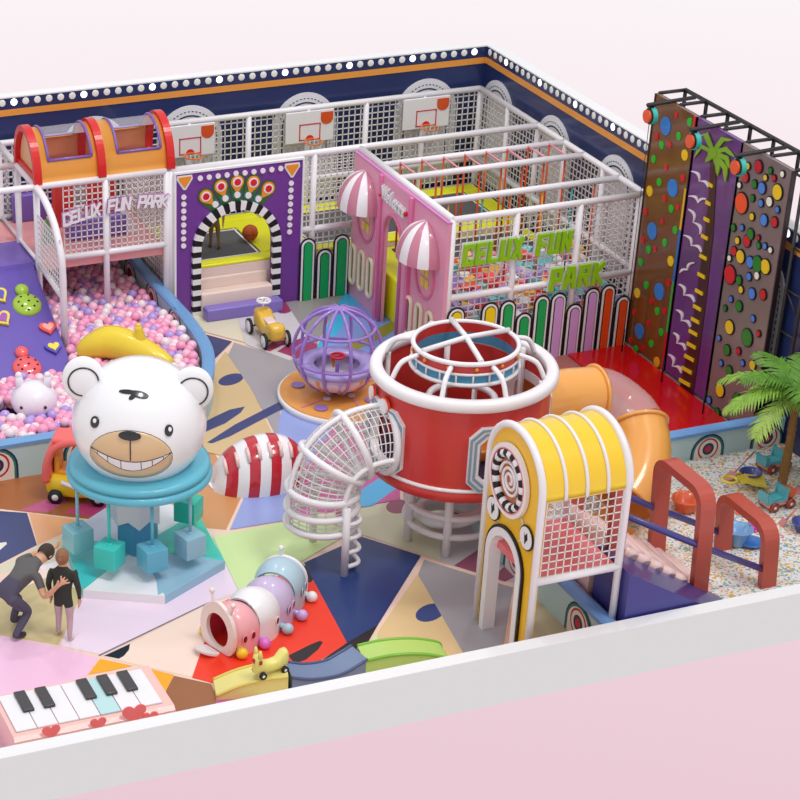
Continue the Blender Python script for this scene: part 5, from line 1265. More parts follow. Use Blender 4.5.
# column of hexagonal sleeves
b = B(); b.cyl((BX, BY, .12), .27, .9, 6, .27, smooth=False); part('column', b, C3('col_blue', 74, 152, 190), br, world=True)
def sleeve(cx, cy, r, z1, zlo, zhi, m):
    b = B(); P = []
    for k in range(12):
        a = 2 * PI * k / 12 + .26; rr_ = r if k % 2 == 0 else r * .866
        P.append((cx + rr_ * math.cos(a), cy + rr_ * math.sin(a), zlo if k % 2 == 0 else zhi))
    T = [(p[0], p[1], z1) for p in P]; b.loft([P, T], smooth=False); part('column_sleeve', b, m, br, world=True)
sleeve(BX, BY, .31, 1.17, .52, .60, C3('sleeve_white', 226, 226, 232)); sleeve(BX - .25, BY + .1, .14, 1.17, .5, .6, C3('sleeve_grey', 214, 220, 230))
b = B(); b.lathe([(0, 1.15), (.86, 1.15), (.91, 1.18), (.92, 1.23), (.88, 1.27), (.84, 1.275), (.89, 1.30), (.89, 1.35), (.84, 1.38), (.5, 1.38)], 64, (BX + .03, BY, 0)); part('disc', b, cya, br, world=True)
# hanging cubes
for (px, py, pole_y, col, rot, z) in ((84, 533, 500, cg_, .2, .42), (108, 563, 505, teal, .75, .42), (154, 572, 506, cb_, .15, .42), (180, 521, 500, tl2, .8, .42), (196, 551, 490, cpl, .25, .42)):
    best = None
    for k in range(360):
        a = math.radians(k); q = proj((BX + .80 * math.cos(a), BY + .80 * math.sin(a), z)); d = math.hypot(q[0] - px, q[1] - py)
        if best is None or d < best[0]: best = (d, a)
    a = best[1]; P = Vector((BX + .80 * math.cos(a), BY + .80 * math.sin(a), z))
    b = B(); b.tube([(P.x, P.y, z + .1), (P.x, P.y, 1.17)], .022, 8); o = part('pole', b, col, br, world=True)
    b = B(); b.M = Matrix.Translation(P) @ Matrix.Rotation(rot, 4, 'Z'); b.rbox(-.148, .148, -.148, .148, -.15, .15, .012); b.M = Matrix.Translation(P); b.cyl((0, 0, .14), .05, .03, 14, .035); part('cube', b, col, o, world=True)
# head
HZ0, HR, HRZ = 1.90, .835, .80
HC = Vector((BX + .035, BY, HZ0))
hd = thing('bear_head', '', '', (BX, BY, 0)); bpy.data.objects.remove(hd)
b = B(); b.sphere(tuple(HC), 1, 64, 40, sc=(HR, HR, HRZ)); head = part('bear_head', b, mat('bear_white', (246, 246, 248), .22, .6), br, world=True)
def hp(px, py, off=.0):
    d = ray(px, py); S = Vector((1 / HR, 1 / HR, 1 / HRZ)); o = Vector([(CAM - HC)[i] * S[i] for i in range(3)]); e = Vector([d[i] * S[i] for i in range(3)])
    A = e.dot(e); Bq = 2 * o.dot(e); Cq = o.dot(o) - 1; D = Bq * Bq - 4 * A * Cq
    if D < 0: D = 0
    t = (-Bq - math.sqrt(D)) / (2 * A); P = CAM + d * t
    n = Vector([(P - HC)[i] * S[i] ** 2 for i in range(3)]).normalized()
    return P + n * off, n
def patch(nm, pts, m, off, n_r=6):
    """fan of rings so that the patch follows the curved head"""
    cx_ = sum(p[0] for p in pts) / len(pts); cy_ = sum(p[1] for p in pts) / len(pts); b = B(); rings = []
    for r in range(1, n_r + 1): rings.append([tuple(hp(cx_ + (p[0] - cx_) * r / n_r, cy_ + (p[1] - cy_) * r / n_r, off)[0]) for p in pts])
    rings.append([tuple(hp(p[0], p[1], -.01)[0]) for p in pts])
    c0 = tuple(hp(cx_, cy_, off)[0]); n = len(pts)
    area_ = sum(pts[i][0] * pts[(i + 1) % n][1] - pts[(i + 1) % n][0] * pts[i][1] for i in range(n))
    if area_ > 0: rings = [r[::-1] for r in rings]
    b.add([c0] + rings[0], [(0, 1 + (i + 1) % n, 1 + i) for i in range(n)], True)
    b.loft(rings); return part(nm, b, m, head, world=True)
def ell(cx_, cy_, a, b_, t=0, n=28):
    t = math.radians(t); return [(cx_ + a * math.cos(q) * math.cos(t) - b_ * math.sin(q) * math.sin(t), cy_ + a * math.cos(q) * math.sin(t) + b_ * math.sin(q) * math.cos(t)) for q in [2 * PI * k / n for k in range(n)]]
tan = mat('muzzle_tan', (226, 192, 148), .3, .4); ink = mat('face_ink', (34, 32, 36), .2, .6)
patch('muzzle_outline', ell(131.3, 454, 41.6, 23.6, 6), ink, .004, 8); muz = patch('muzzle', ell(131.3, 454, 41, 23, 6), tan, .008, 8)
patch('nose', ell(130, 435.5, 11, 4.6, 5), ink, .03)
for ex, ey in ((95.3, 422), (168.5, 430.3)):
    patch('eye', ell(ex, ey, 3.9, 5.9, 5), ink, .02); patch('eye_glint', ell(ex + .6, ey - 1.2, 1.5, 2.2), plas_white, .028)
sm_o = [(91, 446)] + [(91 + 80 * t, 446 + 6 * t + 21 * math.sin(PI * t)) for t in [k / 14 for k in range(1, 14)]] + [(171, 452)]
sm_u = [(91 + 80 * t, 446 + 6 * t + 13.5 * math.sin(PI * t)) for t in [k / 14 for k in range(13, 0, -1)]]
def band(nm, lo, hi, m, off):
    b = B(); n = len(lo); b.loft([[tuple(hp(*p, off)[0]) for p in lo], [tuple(hp(*p, off)[0]) for p in hi]], closed=False); return part(nm, b, m, head, world=True)
TT = [k / 20 for k in range(21)]
lo = [(91 + 80 * t, 446 + 6 * t + 21.0 * math.sin(PI * t) ** .9) for t in TT]; hi = [(91 + 80 * t, 446 + 6 * t + 12.5 * math.sin(PI * t) ** .9) for t in TT]
band('teeth', lo, hi, plas_white, .013)
def inkline(nm, pts, r, off=.012, closed=False):
    b = B(); b.tube([hp(*p, off)[0] for p in pts], r, 6, closed=closed); return part(nm, b, ink, head, world=True)
inkline('mouth_line', lo, .005); inkline('mouth_line', hi, .005); inkline('philtrum', [(130.5, 439), (130.3, 446), (130.5, 453), (130.5, 460)], .008)
for x in (98, 108, 121, 141, 152, 163):
    t = (x - 91) / 80; inkline('tooth_gap', [(x, 446 + 6 * t + 12.5 * math.sin(PI * t) ** .9), (x + .3, 446 + 6 * t + 21.0 * math.sin(PI * t) ** .9)], .005)
patch('forehead_mark', ell(127.5, 392, 8.5, 2.2, 4), ink, .010); patch('forehead_mark', ell(139.5, 394.8, 9.5, 3.4, 14), ink, .013); patch('forehead_mark', ell(132.5, 397, 4.2, 2.2, -35), ink, .011)
RX = Vector((.95, -.32, 0)); FW = Vector((-.32, -.95, 0))
for sgn, px, py in ((-1, 83.5, 379), (1, 192.5, 389)):
    d = ray(px, py); base = HC + RX * sgn * .64 + FW * .12 + Vector((0, 0, .56)); N = FW; t = N.dot(base - CAM) / N.dot(d); P = CAM + d * t
    b = B(); b.M = Matrix(((RX.x, N.x, 0, P.x), (RX.y, N.y, 0, P.y), (0, 0, 1, P.z), (0, 0, 0, 1))); b.sphere((0, 0, 0), .285, 32, 20, sc=(.92, .38, 1.05)); ear = part('ear', b, mat('bear_white', (246, 246, 248)), head, world=True) if False else part('ear', b, MATS['bear_white'], br, world=True)
    b = B(); b.M = Matrix(((RX.x, N.x, 0, P.x), (RX.y, N.y, 0, P.y), (0, 0, 1, P.z), (0, 0, 0, 1)))
    a0, a1 = (math.radians(5), math.radians(265)) if sgn < 0 else (math.radians(-85), math.radians(160))
    R_ = .185; b.tube([(R_ * math.cos(a0 + (a1 - a0) * k / 24), .38 * math.sqrt(.081 - R_ * R_) + .004, R_ * math.sin(a0 + (a1 - a0) * k / 24)) for k in range(25)], .011, 6); part('ear_line', b, ink, ear, world=True)
# ------------------------------------------------------------------ toy coupe behind the bear
cp = thing('toy_coupe', 'red and yellow toddler coupe with black wheels parked behind the turquoise disc', 'toy car', (-3.66, 2.02, 0), math.atan2(-.27, .51))
cred = C3('coupe_red', 240, 104, 100, .3, .4); cyel = C3('coupe_yellow', 244, 206, 40, .3, .4)
b = B(); rg = []
for x, w, z0, z1 in ((-.44, .10, .2, .30), (-.42, .20, .10, .36), (-.3, .24, .06, .40), (0, .25, .05, .36), (.25, .24, .06, .40), (.40, .2, .1, .34), (.44, .1, .16, .26)):
    m_ = (z0 + z1) / 2; h_ = (z1 - z0) / 2
    rg.append([(x, w * abs(math.cos(a)) ** .5 * (1 if math.cos(a) >= 0 else -1), m_ + h_ * abs(math.sin(a)) ** .5 * (1 if math.sin(a) >= 0 else -1)) for a in [2 * PI * k / 20 for k in range(20)]])
b.loft(rg, True, True); part('lower_body', b, cyel, cp)
b = B()
for sy in (-1, 1):
    for Pp in ([(-.42, .3), (-.40, .55), (-.30, .78), (-.1, .88), (.08, .88)], [(.30, .38), (.22, .62), (.08, .88)]):
        b.tube(catmull([(x, sy * (.22 - .05 * (z - .3)), z) for x, z in Pp], 5), .055, 8)
part('roof_pillar', b, cred, cp)
b = B(); b.rbox(-.34, .14, -.2, .2, .84, .92, .04); part('roof', b, cred, cp)
b = B(); b.rbox(-.42, -.34, -.22, .22, .35, .72, .03); part('back_panel', b, cred, cp)
b = B(); b.rbox(-.3, -.02, -.15, .15, .36, .44, .03); b.rbox(-.32, -.24, -.15, .15, .36, .66, .03); part('seat', b, C3('coupe_seat', 240, 160, 40), cp)
for sx in (-.29, .29):
    for sy in (-1, 1):
        b = B(); b.M = Matrix.Translation((sx, sy * .25, .10)) @ Matrix.Rotation(PI / 2, 4, 'X'); b.lathe([(0, -.035), (.10, -.035), (.10, .035), (0, .035)], 20, mi=0); b.lathe([(0, -.04), (.045, -.04), (.045, .04), (0, .04)], 14, mi=1); part('wheel', b, [rubber, plas_white], cp)
b = B(); b.tube([(-.2, -.265, .33), (0, -.275, .26), (.2, -.265, .24)], .03, 8); part('white_trim', b, plas_white, cp)
# ------------------------------------------------------------------ bunny and yellow float in the balls
P = PZ(34, 398, .62)
bn = thing('bunny_float', 'white round antennaed toy head half sunk in the ball pit', 'toy', (P.x, P.y, .60))
b = B(); b.sphere((0, 0, 0), .33, 32, 20, sc=(1, 1, .82))
wb_ = mat('bunny_white', (244, 238, 246), .25, .5); part('head', b, wb_, bn)
for s_2 in (-1, 1):
    b = B(); q = RX * s_2 * .19; b.tube([q + Vector((0, 0, .16)), q * 1.05 + Vector((0, 0, .36))], [.06, .05], 12); b.sphere(q * 1.05 + Vector((0, 0, .37)), .052, 12, 8); part('antenna', b, wb_, bn)
    d = (RX * s_2 * .5 + FW * .86 + Vector((0, 0, .03))).normalized(); b = B(); b.sphere(Vector((d.x * .33, d.y * .33, d.z * .27)), .026, 10, 8); part('eye', b, ink, bn)
yf_ = C3('float_yellow', 238, 210, 56, .35, .3)
P1, P2, P3 = PZ(78, 352, .5), PZ(115, 345, .62), PZ(172, 365, .5)
yt = thing('banana_float', 'soft yellow banana shaped float lying on the pink balls behind the bear', 'float', tuple(P2))
b = B(); Q = catmull([P1, P1.lerp(P2, .5) + Vector((0, 0, .06)), P2 + Vector((0, 0, .04)), P2.lerp(P3, .5) + Vector((0, 0, .05)), P3], 6)
n = len(Q); b.tube(Q, [.05 + .2 * math.sin(PI * (k + .6) / (n + .2)) ** .8 for k in range(n)], 16); part('body', b, yf_, yt, world=True)
T = PZ(140, 344, .72); b = B(); b.tube([T + Vector((0, 0, -.05)), T + Vector((0, 0, .12)), T + Vector((-.02, 0, .25)), T + Vector((-.02, 0, .29))], [.13, .085, .055, .045], 12); b.sphere(T + Vector((-.02, 0, .29)), .045, 10, 8); part('stem', b, yf_, yt, world=True)
# ------------------------------------------------------------------ piano bench
pn = thing('piano_bench', 'pale pink padded floor piano with white and black keys and red hearts', 'floor piano', (-5.25, -3.27, 0))
pp = C3('piano_pink', 246, 198, 190, .4, .2); x0, x1, y0, y1 = -6.24, -4.39, -3.70, -2.85
b = B(); b.prism([(y1, 0), (y1, .40), (y0, .40), (y0 - .05, .36), (y0 - .05, 0)], (x0, 0, 0), Yv, Zv, (x1 - x0, 0, 0)); part('body', b, pp, pn, world=True)
kx0, kx1, ky0, ky1 = x0 + .05, x1 - .11, y0 + .07, y1 - .06
W_ = (kx1 - kx0) / 7
kw = plas_white; kbq = C3('key_blue', 190, 228, 230); kbk = C3('key_black', 62, 60, 62)
for k in range(7):
    b = B(); b.box(kx0 + W_ * k + .006, kx0 + W_ * (k + 1) - .006, ky0, ky1, .40, .42); part('white_key', b, kbq if k == 4 else kw, pn, world=True, label='pale blue key' if k == 4 else None)
b = B(); b.box(kx0, kx1, ky0, ky1, .40, .403); part('key_bed', b, C3('bed_pinkgrey', 214, 160, 170), pn, world=True)
for k in (1, 2, 4, 5, 6):
    b = B(); xc = kx0 + W_ * k; b.rbox(xc - .065, xc + .065, ky0 + .31, ky1 - .01, .42, .455, .01); part('black_key', b, kbk, pn, world=True)
for px, py, s_2 in ((51, 731, .11), (98, 723, .10), (134, 713, .15), (150, 717, .10)):
    P = PY(px, py, y0 - .05); b = B(); b.prism(heart(s_2), (P.x, y0 - .05, P.z), Xv, Zv, (0, -.015, 0)); part('heart', b, C3('heart_coral', 255, 124, 124), pn, world=True)
# ------------------------------------------------------------------ caterpillar tunnel
ct = thing('caterpillar_tunnel', 'pastel caterpillar crawl tunnel of four arched segments with ball feet', 'crawl tunnel', (-2.7, -1.9, 0))
sp_l = catmull([(-3.24, -2.20, 0), (-2.93, -2.08, 0), (-2.62, -1.88, 0), (-2.34, -1.62, 0), (-2.08, -1.31, 0)], 6)
segc = [C3('cat_pink', 246, 176, 182, .3, .4), C3('cat_white', 244, 242, 244, .3, .4), C3('cat_lilac', 206, 188, 222, .3, .4), C3('cat_blue', 180, 208, 222, .3, .4)]
def cross(p, t, w, h, th=.0):
    s_2 = Vector((t.y, -t.x, 0)); base = h - w
    return [tuple(p + s_2 * w)] + [tuple(p + s_2 * (w * math.cos(a)) + Vector((0, 0, base + w * math.sin(a)))) for a in [PI * k / 18 for k in range(19)]] + [tuple(p - s_2 * w)]
hole = C3('hole_maroon', 130, 24, 40, .5, .1)
for k in range(4):
    P = sp_l[k * 6:(k + 1) * 6 + 1]; rgO = []; rgI = []
    for i, p in enumerate(P):
        g = min(len(sp_l) - 2, k * 6 + i); t = (sp_l[g + 1] - sp_l[g]).normalized(); u = i / 6
        w = .27 + .045 * math.sin(PI * u); h = .50 + .06 * math.sin(PI * u) + (.04 if k in (1, 3) else 0)
        rgO.append(cross(p, t, w, h)); rgI.append(cross(p, t, w - .02, h - .02))
    b = B(); b.loft(rgO, closed=False); b.loft([r[::-1] for r in rgI], closed=False); sg = part('segment', b, segc[k], ct, world=True)
    for u in ((2, 4.6) if k != 1 else (4.0,)):
        i = int(u); g = k * 6 + i; t = (sp_l[g + 1] - sp_l[g]).normalized(); s_2 = Vector((t.y, -t.x, 0)); uu = u / 6; w = .27 + .045 * math.sin(PI * uu)
        c = sp_l[g] + s_2 * (w + .004) + Vector((0, 0, .24 + .0)); b = B(); b.prism(circ(0, 0, .034, .05, 16), c, t, Zv, s_2 * .012); part('hole', b, hole, sg, world=True); b = B(); b.tube([c + t * (.036 * math.cos(q)) + Vector((0, 0, .052 * math.sin(q))) + s_2 * .008 for q in [2 * PI * j / 16 for j in range(16)]], .008, 5, closed=True); part('hole_rim', b, segc[k], sg, world=True)
def foot(g, side, col, far=.13):
    t = (sp_l[min(g + 1, 24)] - sp_l[min(g, 23)]).normalized(); s_2 = Vector((t.y, -t.x, 0)) * side; p = sp_l[g]
    b = B(); a = p + s_2 * .27 + Vector((0, 0, .10)); c = p + s_2 * (.30 + far) + Vector((0, 0, .07)); b.tube([a, c], .035, 8); b.sphere(c, .072, 16, 10); part('ball_foot', b, col, ct, world=True)
yb_ = C3('foot_yellow', 248, 210, 40, .3, .4); foot(1, 1, yb_, .03); foot(1, -1, yb_, .06); foot(6, 1, C3('foot_magenta', 226, 120, 220, .3, .4), .05); foot(12, 1, segc[3], .08); foot(17, 1, C3('foot_lilac', 206, 178, 236, .3, .4), .1); foot(23, 1, segc[1], .08)
fc = C3('cat_face', 244, 228, 222, .3, .4)
t = (sp_l[1] - sp_l[0]).normalized(); s_2 = Vector((t.y, -t.x, 0)); p0 = sp_l[0] - t * .03
outl = [(v.x, v.y) for v in catmull([(.0, 0.01, 0), (.22, .02, 0), (.29, .15, 0), (.30, .34, 0), (.22, .54, 0), (0, .66, 0), (-.22, .54, 0), (-.30, .34, 0), (-.29, .15, 0), (-.22, .02, 0)], 4, True)]
n_o = len(outl); inn = [(.195 * math.cos(-PI / 2 + 2 * PI * i / n_o), .28 + .225 * math.sin(-PI / 2 + 2 * PI * i / n_o)) for i in range(n_o)]
b = B()
for i in range(n_o):
    j = (i + 1) % n_o; b.prism([outl[i], outl[j], inn[j], inn[i]], p0, s_2, Zv, -t * .05)
fa = part('face', b, fc, ct, world=True)
b = B(); b.prism([(-.13 * math.cos(a) * 1.2, .04 + .0 - .0 + .16 * math.sin(a)) for a in [2 * PI * k / 20 for k in range(20)]], p0 - t * .13 + s_2 * -.04 + Vector((0, 0, .0)), s_2, (Vector((0, 0, .35)) - t * .9).normalized(), Vector((0, 0, .03)) ); part('tongue', b, plas_white, ct, world=True)
b = B(); b.loft([cross(sp_l[0], t, .25, .48)[::-1], cross(sp_l[6], (sp_l[7] - sp_l[6]).normalized(), .25, .5)[::-1]], closed=False); part('inner_lining', b, C3('lining_red', 216, 60, 84), ct, world=True)
for s_3, hh_ in ((-.12, .16), (.17, .12)):
    a = p0 + s_2 * s_3 + Vector((0, 0, .58)); b = B(); b.tube([a - Vector((0, 0, .06)), a + s_2 * s_3 * .3 + Vector((0, 0, hh_))], .018, 6); b.sphere(a + s_2 * s_3 * .3 + Vector((0, 0, hh_)), .036, 12, 8); part('antenna', b, fc, ct, world=True)
t2 = (sp_l[24] - sp_l[23]).normalized(); b = B(); P = cross(sp_l[24] + t2 * .01, t2, .28, .54); b.tube(P, .028, 8); e_ = Vector(P[11]); b.tube([e_, e_ + Vector((0, 0, .1))], .018, 6); b.sphere(e_ + Vector((0, 0, .12)), .034, 12, 8); part('tail_rim', b, plas_white, ct, world=True)
# ------------------------------------------------------------------ balance track by the front wall
def track(nm, label, pts, m, edge, w=.17, hb=0.0):
    t = thing(nm, label, 'balance track', tuple(Vector(pts[len(pts) // 2]) * 1.0)[:2] + (0,), 0)
    P = catmull(pts, 6); rg = []; el_ = []; er_ = []
    for i, p in enumerate(P):
        q = P[min(i + 1, len(P) - 1)] - P[max(i - 1, 0)]; n_ = Vector((-q.y, q.x, 0)).normalized()
        a, c = p + n_ * w, p - n_ * w
        rg.append([(a.x, a.y, 0), (a.x, a.y, a.z), (c.x, c.y, c.z), (c.x, c.y, 0)]); el_.append((a.x, a.y, a.z)); er_.append((c.x, c.y, c.z))
    b = B(); b.loft(rg, True, True, smooth=False); part('deck', b, m, t, world=True)
    for e_ in (el_, er_): b = B(); b.tube(e_, .02, 6); part('edge_lip', b, edge, t, world=True)
    return t
track('arched_track', 'pale yellow arched balance track section under the cat scooter', [(-3.66, -3.06, .06), (-3.4, -3.13, .18), (-3.1, -3.22, .26), (-2.86, -3.30, .29)], C3('track_yellow', 238, 228, 140, .4, .2), C3('track_yellow2', 232, 214, 110, .4, .2))
track('dipped_track', 'slate blue dipped balance track section between yellow and green ones', [(-2.84, -3.30, .27), (-2.6, -3.33, .21), (-2.3, -3.32, .19), (-2.05, -3.27, .24), (-1.93, -3.25, .28)], C3('track_slate', 118, 136, 170, .4, .2), C3('track_slate2', 74, 88, 128, .4, .2))
track('arched_track', 'lime green arched balance track section at the right end of the row', [(-1.91, -3.25, .26), (-1.6, -3.3, .30), (-1.25, -3.36, .28), (-.95, -3.42, .2), (-.88, -3.43, .12)], C3('track_green', 188, 220, 116, .4, .2), C3('track_green2', 130, 190, 60, .4, .2))
# cat scooter
P = PZ(272, 674, .29)
sc = thing('scooter', 'pale yellow cat shaped ride-on scooter standing on the yellow arched track', 'scooter', (P.x, P.y + .06, .27), math.radians(8))
sy_ = C3('scooter_yellow', 240, 230, 130, .35, .3)
b = B(); rg = []
for x, w, z0, z1 in ((-.22, .03, .08, .2), (-.2, .06, .05, .30), (-.15, .075, .05, .30), (-.1, .07, .05, .19), (0, .075, .05, .17), (.08, .075, .05, .18), (.15, .075, .05, .27), (.2, .06, .06, .28), (.23, .03, .1, .22)):
    m_ = (z0 + z1) / 2; h_ = (z1 - z0) / 2; rg.append([(x, w * abs(math.cos(a)) ** .6 * (1 if math.cos(a) >= 0 else -1), m_ + h_ * abs(math.sin(a)) ** .6 * (1 if math.sin(a) >= 0 else -1)) for a in [2 * PI * k / 16 for k in range(16)]])
b.loft(rg, True, True); part('body', b, sy_, sc)
for s_3 in (-1, 1):
    b = B(); b.tube([(-.16, s_3 * .045, .28), (-.165, s_3 * .055, .37)], [.035, .012], 8); part('ear', b, sy_, sc)
    for x in (-.14, .15):
        b = B(); b.M = Matrix.Translation((x, s_3 * .085, .045)) @ Matrix.Rotation(PI / 2, 4, 'X'); b.lathe([(0, -.016), (.045, -.016), (.045, .016), (0, .016)], 16, mi=0); b.lathe([(0, -.02), (.018, -.02), (.018, .02), (0, .02)], 10, mi=1); part('wheel', b, [rubber, plas_white], sc)
b = B(); b.box(-.225, -.2, -.02, .02, .2, .25); b.box(-.19, -.15, -.079, -.074, .2, .25); part('red_mark', b, C3('mark_red', 180, 40, 40), sc)
# ------------------------------------------------------------------ sand toys
ZS = .13
def bucket(px, py, r, h, m, label, handle=None, flat=False):
    P = PZ(px, py, ZS); t = thing('bucket' if not flat else 'sand_dish', label, 'sand toy', (P.x, P.y, ZS))
    b = B(); b.lathe([(0, 0), (r * .72, 0), (r * .78, .01), (r, h), (r + .025, h), (r + .025, h - .02), (r - .02, h - .01), (r * .7, .03), (0, .03)], 28); part('body', b, m, t)
    if handle: b = B(); b.tube([(r * math.cos(a), .35 * r * math.sin(a) * .5, h + r * .95 * math.sin(a)) for a in [PI * k / 14 for k in range(15)]], .012, 6); part('handle', b, handle, t)
    return t
def sc3(n, c): return C3(n, *c, rough=.35, coat=.3)
bucket(685.5, 509, .18, .17, sc3('b_orange', (240, 108, 62)), 'orange bucket with raised handle behind the first rust hoop', sc3('b_orange_h', (246, 160, 120)))
bucket(736.5, 543, .165, .22, sc3('b_blue', (132, 184, 232)), 'light blue bucket with raised handle under the second rust hoop', sc3('b_blue_h', (170, 206, 240)))
bucket(749.5, 480, .13, .13, sc3('b_violet', (80, 84, 160)), 'small violet bucket beside the pink shovel')
bucket(803, 530, .14, .13, sc3('b_violet', (80, 84, 160)), 'violet bucket cut by the right edge of the picture')
t = bucket(751, 545, .13, .06, sc3('b_mid', (70, 134, 214)), 'flat blue sand dish beside the light blue bucket', flat=True)
b = B(); b.box(.12, .26, -.02, .02, .03, .05); part('handle', b, sc3('b_mid', (70, 134, 214)), t)
def shovel(p, q, m, label):
    A = PZ(*p, ZS + .05); Bq = PZ(*q, ZS + .22); t = thing('shovel', label, 'sand toy', tuple(A)); d = (Bq - A).normalized(); s_2 = d.cross(Zv).normalized(); u = s_2.cross(d)
    b = B(); b.tube([A, Bq], .014, 6); part('handle', b, m, t, world=True)
    b = B(); b.prism([(-.06, .02), (.06, .02), (.065, -.1), (.03, -.16), (-.03, -.16), (-.065, -.1)], A, s_2, d, u * .02); part('blade', b, m, t, world=True)
shk = sc3('sh_pink', (214, 140, 140)); shovel((733, 474), (754, 452), shk, 'dusty pink long shovel lying by the back of the sand pit'); shovel((785, 521), (796, 509), shk, 'short dusty pink shovel near the violet bucket on the right')
P = PZ(748, 489, ZS); t = thing('sand_scoop', 'big yellow sand scoop behind the second rust hoop', 'sand toy', tuple(P)); ys = sc3('scoop_y', (240, 216, 84))
b = B(); rg = []
for k in range(7): 
    u = k / 6; w = .12 + .05 * u; z = .10 - .05 * u; rg.append([(-.15 + .4 * u + 0, w * math.cos(a), z + .09 * (1 - math.sin(a)) * (1 - .4 * u)) for a in [PI * j / 10 for j in range(11)]])
b.M = Matrix.Rotation(math.radians(-20), 4, 'Z'); b.loft(rg, closed=False); b.loft([r[::-1] for r in rg], closed=False); part('scoop', b, ys, t)
b = B(); b.M = Matrix.Rotation(math.radians(-20), 4, 'Z'); b.torus((-.26, 0, .14), .10, .022, 20, 6); part('handle', b, ys, t)
P = PZ(753.5, 528, ZS); b = B(); n_ = 8
b.lathe([(0, .06), (.05, .05), (.10, .0)], 16); b.M = Matrix.Identity(4); b.tube([(.07 * math.cos(k) + 0, .07 * math.sin(k), .03) for k in [2 * PI * j / 8 for j in range(8)]], .035, 6, closed=True)
o = solo('sand_mould', b, sc3('mould_mag', (232, 40, 190)), 'small magenta sand mould between the blue bucket and dish', 'sand toy'); o.location = P
P = PZ(743, 513, ZS); b = B(); b.lathe([(.0, .05), (.06, .05), (.1, .02), (.11, 0)], 14); o = solo('sand_mould', b, sc3('mould_or', (236, 130, 80)), 'orange sand mould half hidden behind the second rust hoop', 'sand toy'); o.location = P
P = PZ(801, 492, ZS); b = B(); b.lathe([(.0, .08), (.06, .07), (.1, .02), (.11, 0)], 14); o = solo('sand_mould', b, sc3('mould_pk', (236, 140, 150)), 'pink sand mould at the right edge of the picture', 'sand toy'); o.location = P
def truck(px, py, rz, label, cab):
    P = PZ(px, py, ZS); t = thing('toy_truck', label, 'toy truck', (P.x, P.y, ZS), rz)
    ch = sc3('tr_pink', (232, 160, 150)); be = sc3('tr_teal', (98, 190, 200)); wh = sc3('tr_brown', (168, 66, 44))
    b = B(); b.rbox(-.22, .22, -.10, .10, .05, .12, .02); part('chassis', b, ch, t)
    b = B(); b.prism([(-.22, .12), (-.25, .25), (-.2, .25), (-.17, .15), (.02, .15), (.05, .30), (.09, .30), (.08, .12)], (0, -.11, 0), Xv, Zv, (0, .02, 0)); b.prism([(-.22, .12), (-.25, .25), (-.2, .25), (-.17, .15), (.02, .15), (.05, .30), (.09, .30), (.08, .12)], (0, .09, 0), Xv, Zv, (0, .02, 0)); b.box(-.2, .08, -.1, .1, .12, .15); b.box(-.25, -.22, -.1, .1, .12, .25); b.box(.05, .09, -.1, .1, .12, .28); part('tipper', b, be, t)
    b = B(); b.rbox(.11, .24, -.09, .09, .12, .24, .03); part('cab', b, cab, t)
    for x in (-.13, .14):
        for s_3 in (-1, 1):
            b = B(); b.M = Matrix.Translation((x, s_3 * .11, .06)) @ Matrix.Rotation(PI / 2, 4, 'X'); b.lathe([(0, -.025), (.07, -.025), (.07, .025), (0, .025)], 18, mi=0); b.lathe([(0, -.03), (.022, -.03), (.022, .03), (0, .03)], 10, mi=1); part('wheel', b, [wh, plas_white], t)
truck(773, 468, .15, 'teal and pink toy tipper truck behind the palm trunk', sc3('cab_or', (232, 112, 60))); truck(776, 506, .1, 'teal toy tipper truck with orange cab in front of the palm trunk', sc3('cab_or', (232, 112, 60)))
# ------------------------------------------------------------------ palm
PB = PZ(781, 489, ZS); TP = PY(795, 398, PB.y)
pm = thing('palm_tree', 'artificial palm tree with ringed trunk and feathery green fronds in the sand pit', 'palm tree', (PB.x, PB.y, ZS))
b = B(); n = 26; pts = []; rr2 = []
for k in range(n + 1):
    u = k / n; pts.append(PB.lerp(TP, u) + Vector((.03 * math.sin(u * 2), 0, 0))); rr2.append(.064 - .02 * u + (.008 if k % 2 else 0))
b.tube(pts, rr2, 12); part('trunk', b, mat('palm_trunk', (150, 112, 62), .8, bump=.5, bscale=60, var=.4, vscale=20), pm, world=True)
fg = [mat('frond_green', (136, 182, 66), .5, var=.5, vscale=8), mat('frond_dark', (96, 146, 48), .5, var=.5, vscale=8), mat('frond_light', (172, 204, 96), .5, var=.4, vscale=8)]
random.seed(21)
def frond(az, el0, L, droop, m):
    d = Vector((math.cos(az), math.sin(az), 0)); pts = []; p = TP.copy(); ang = el0; n = 22
    for k in range(n + 1):
        pts.append(p.copy()); ang -= droop / n; p = p + (d * math.cos(ang) + Zv * math.sin(ang)) * (L / n)
    b = B(); b.tube(pts, [.016 - .012 * k / n for k in range(n + 1)], 5)
    s_2 = d.cross(Zv)
    for k in range(2, n):
        u = k / n; ll = .34 * math.sin(PI * (u * .85 + .12)) ** .7
        t = (pts[k + 1] - pts[k]).normalized(); up = s_2.cross(t)
        for sg in (-1, 1):
            for o_ in (0,):
                q = pts[k].lerp(pts[k + 1], o_); e = q + (s_2 * sg * .75 + t * .62 - Zv * (.25 + random.uniform(0, .25)) + up * .12).normalized() * ll * random.uniform(.85, 1.1)
                m1 = q.lerp(e, .5) + up * .03; w = t * .019
                b.add([q - w, q + w, m1 + w * 1.3, e, m1 - w * 1.3, m1 + up * .006], [(0, 1, 2, 5), (0, 5, 4), (5, 2, 3), (4, 5, 3)], False)
    part('frond', b, m, pm, world=True)
for k in range(17):
    az = 2 * PI * k / 17 + random.uniform(-.15, .15); frond(az, math.radians((48, 22, 66)[k % 3]), (1.15, 1.0, .95)[k % 3], math.radians((95, 80, 85)[k % 3]), fg[(k * 2) % 3])
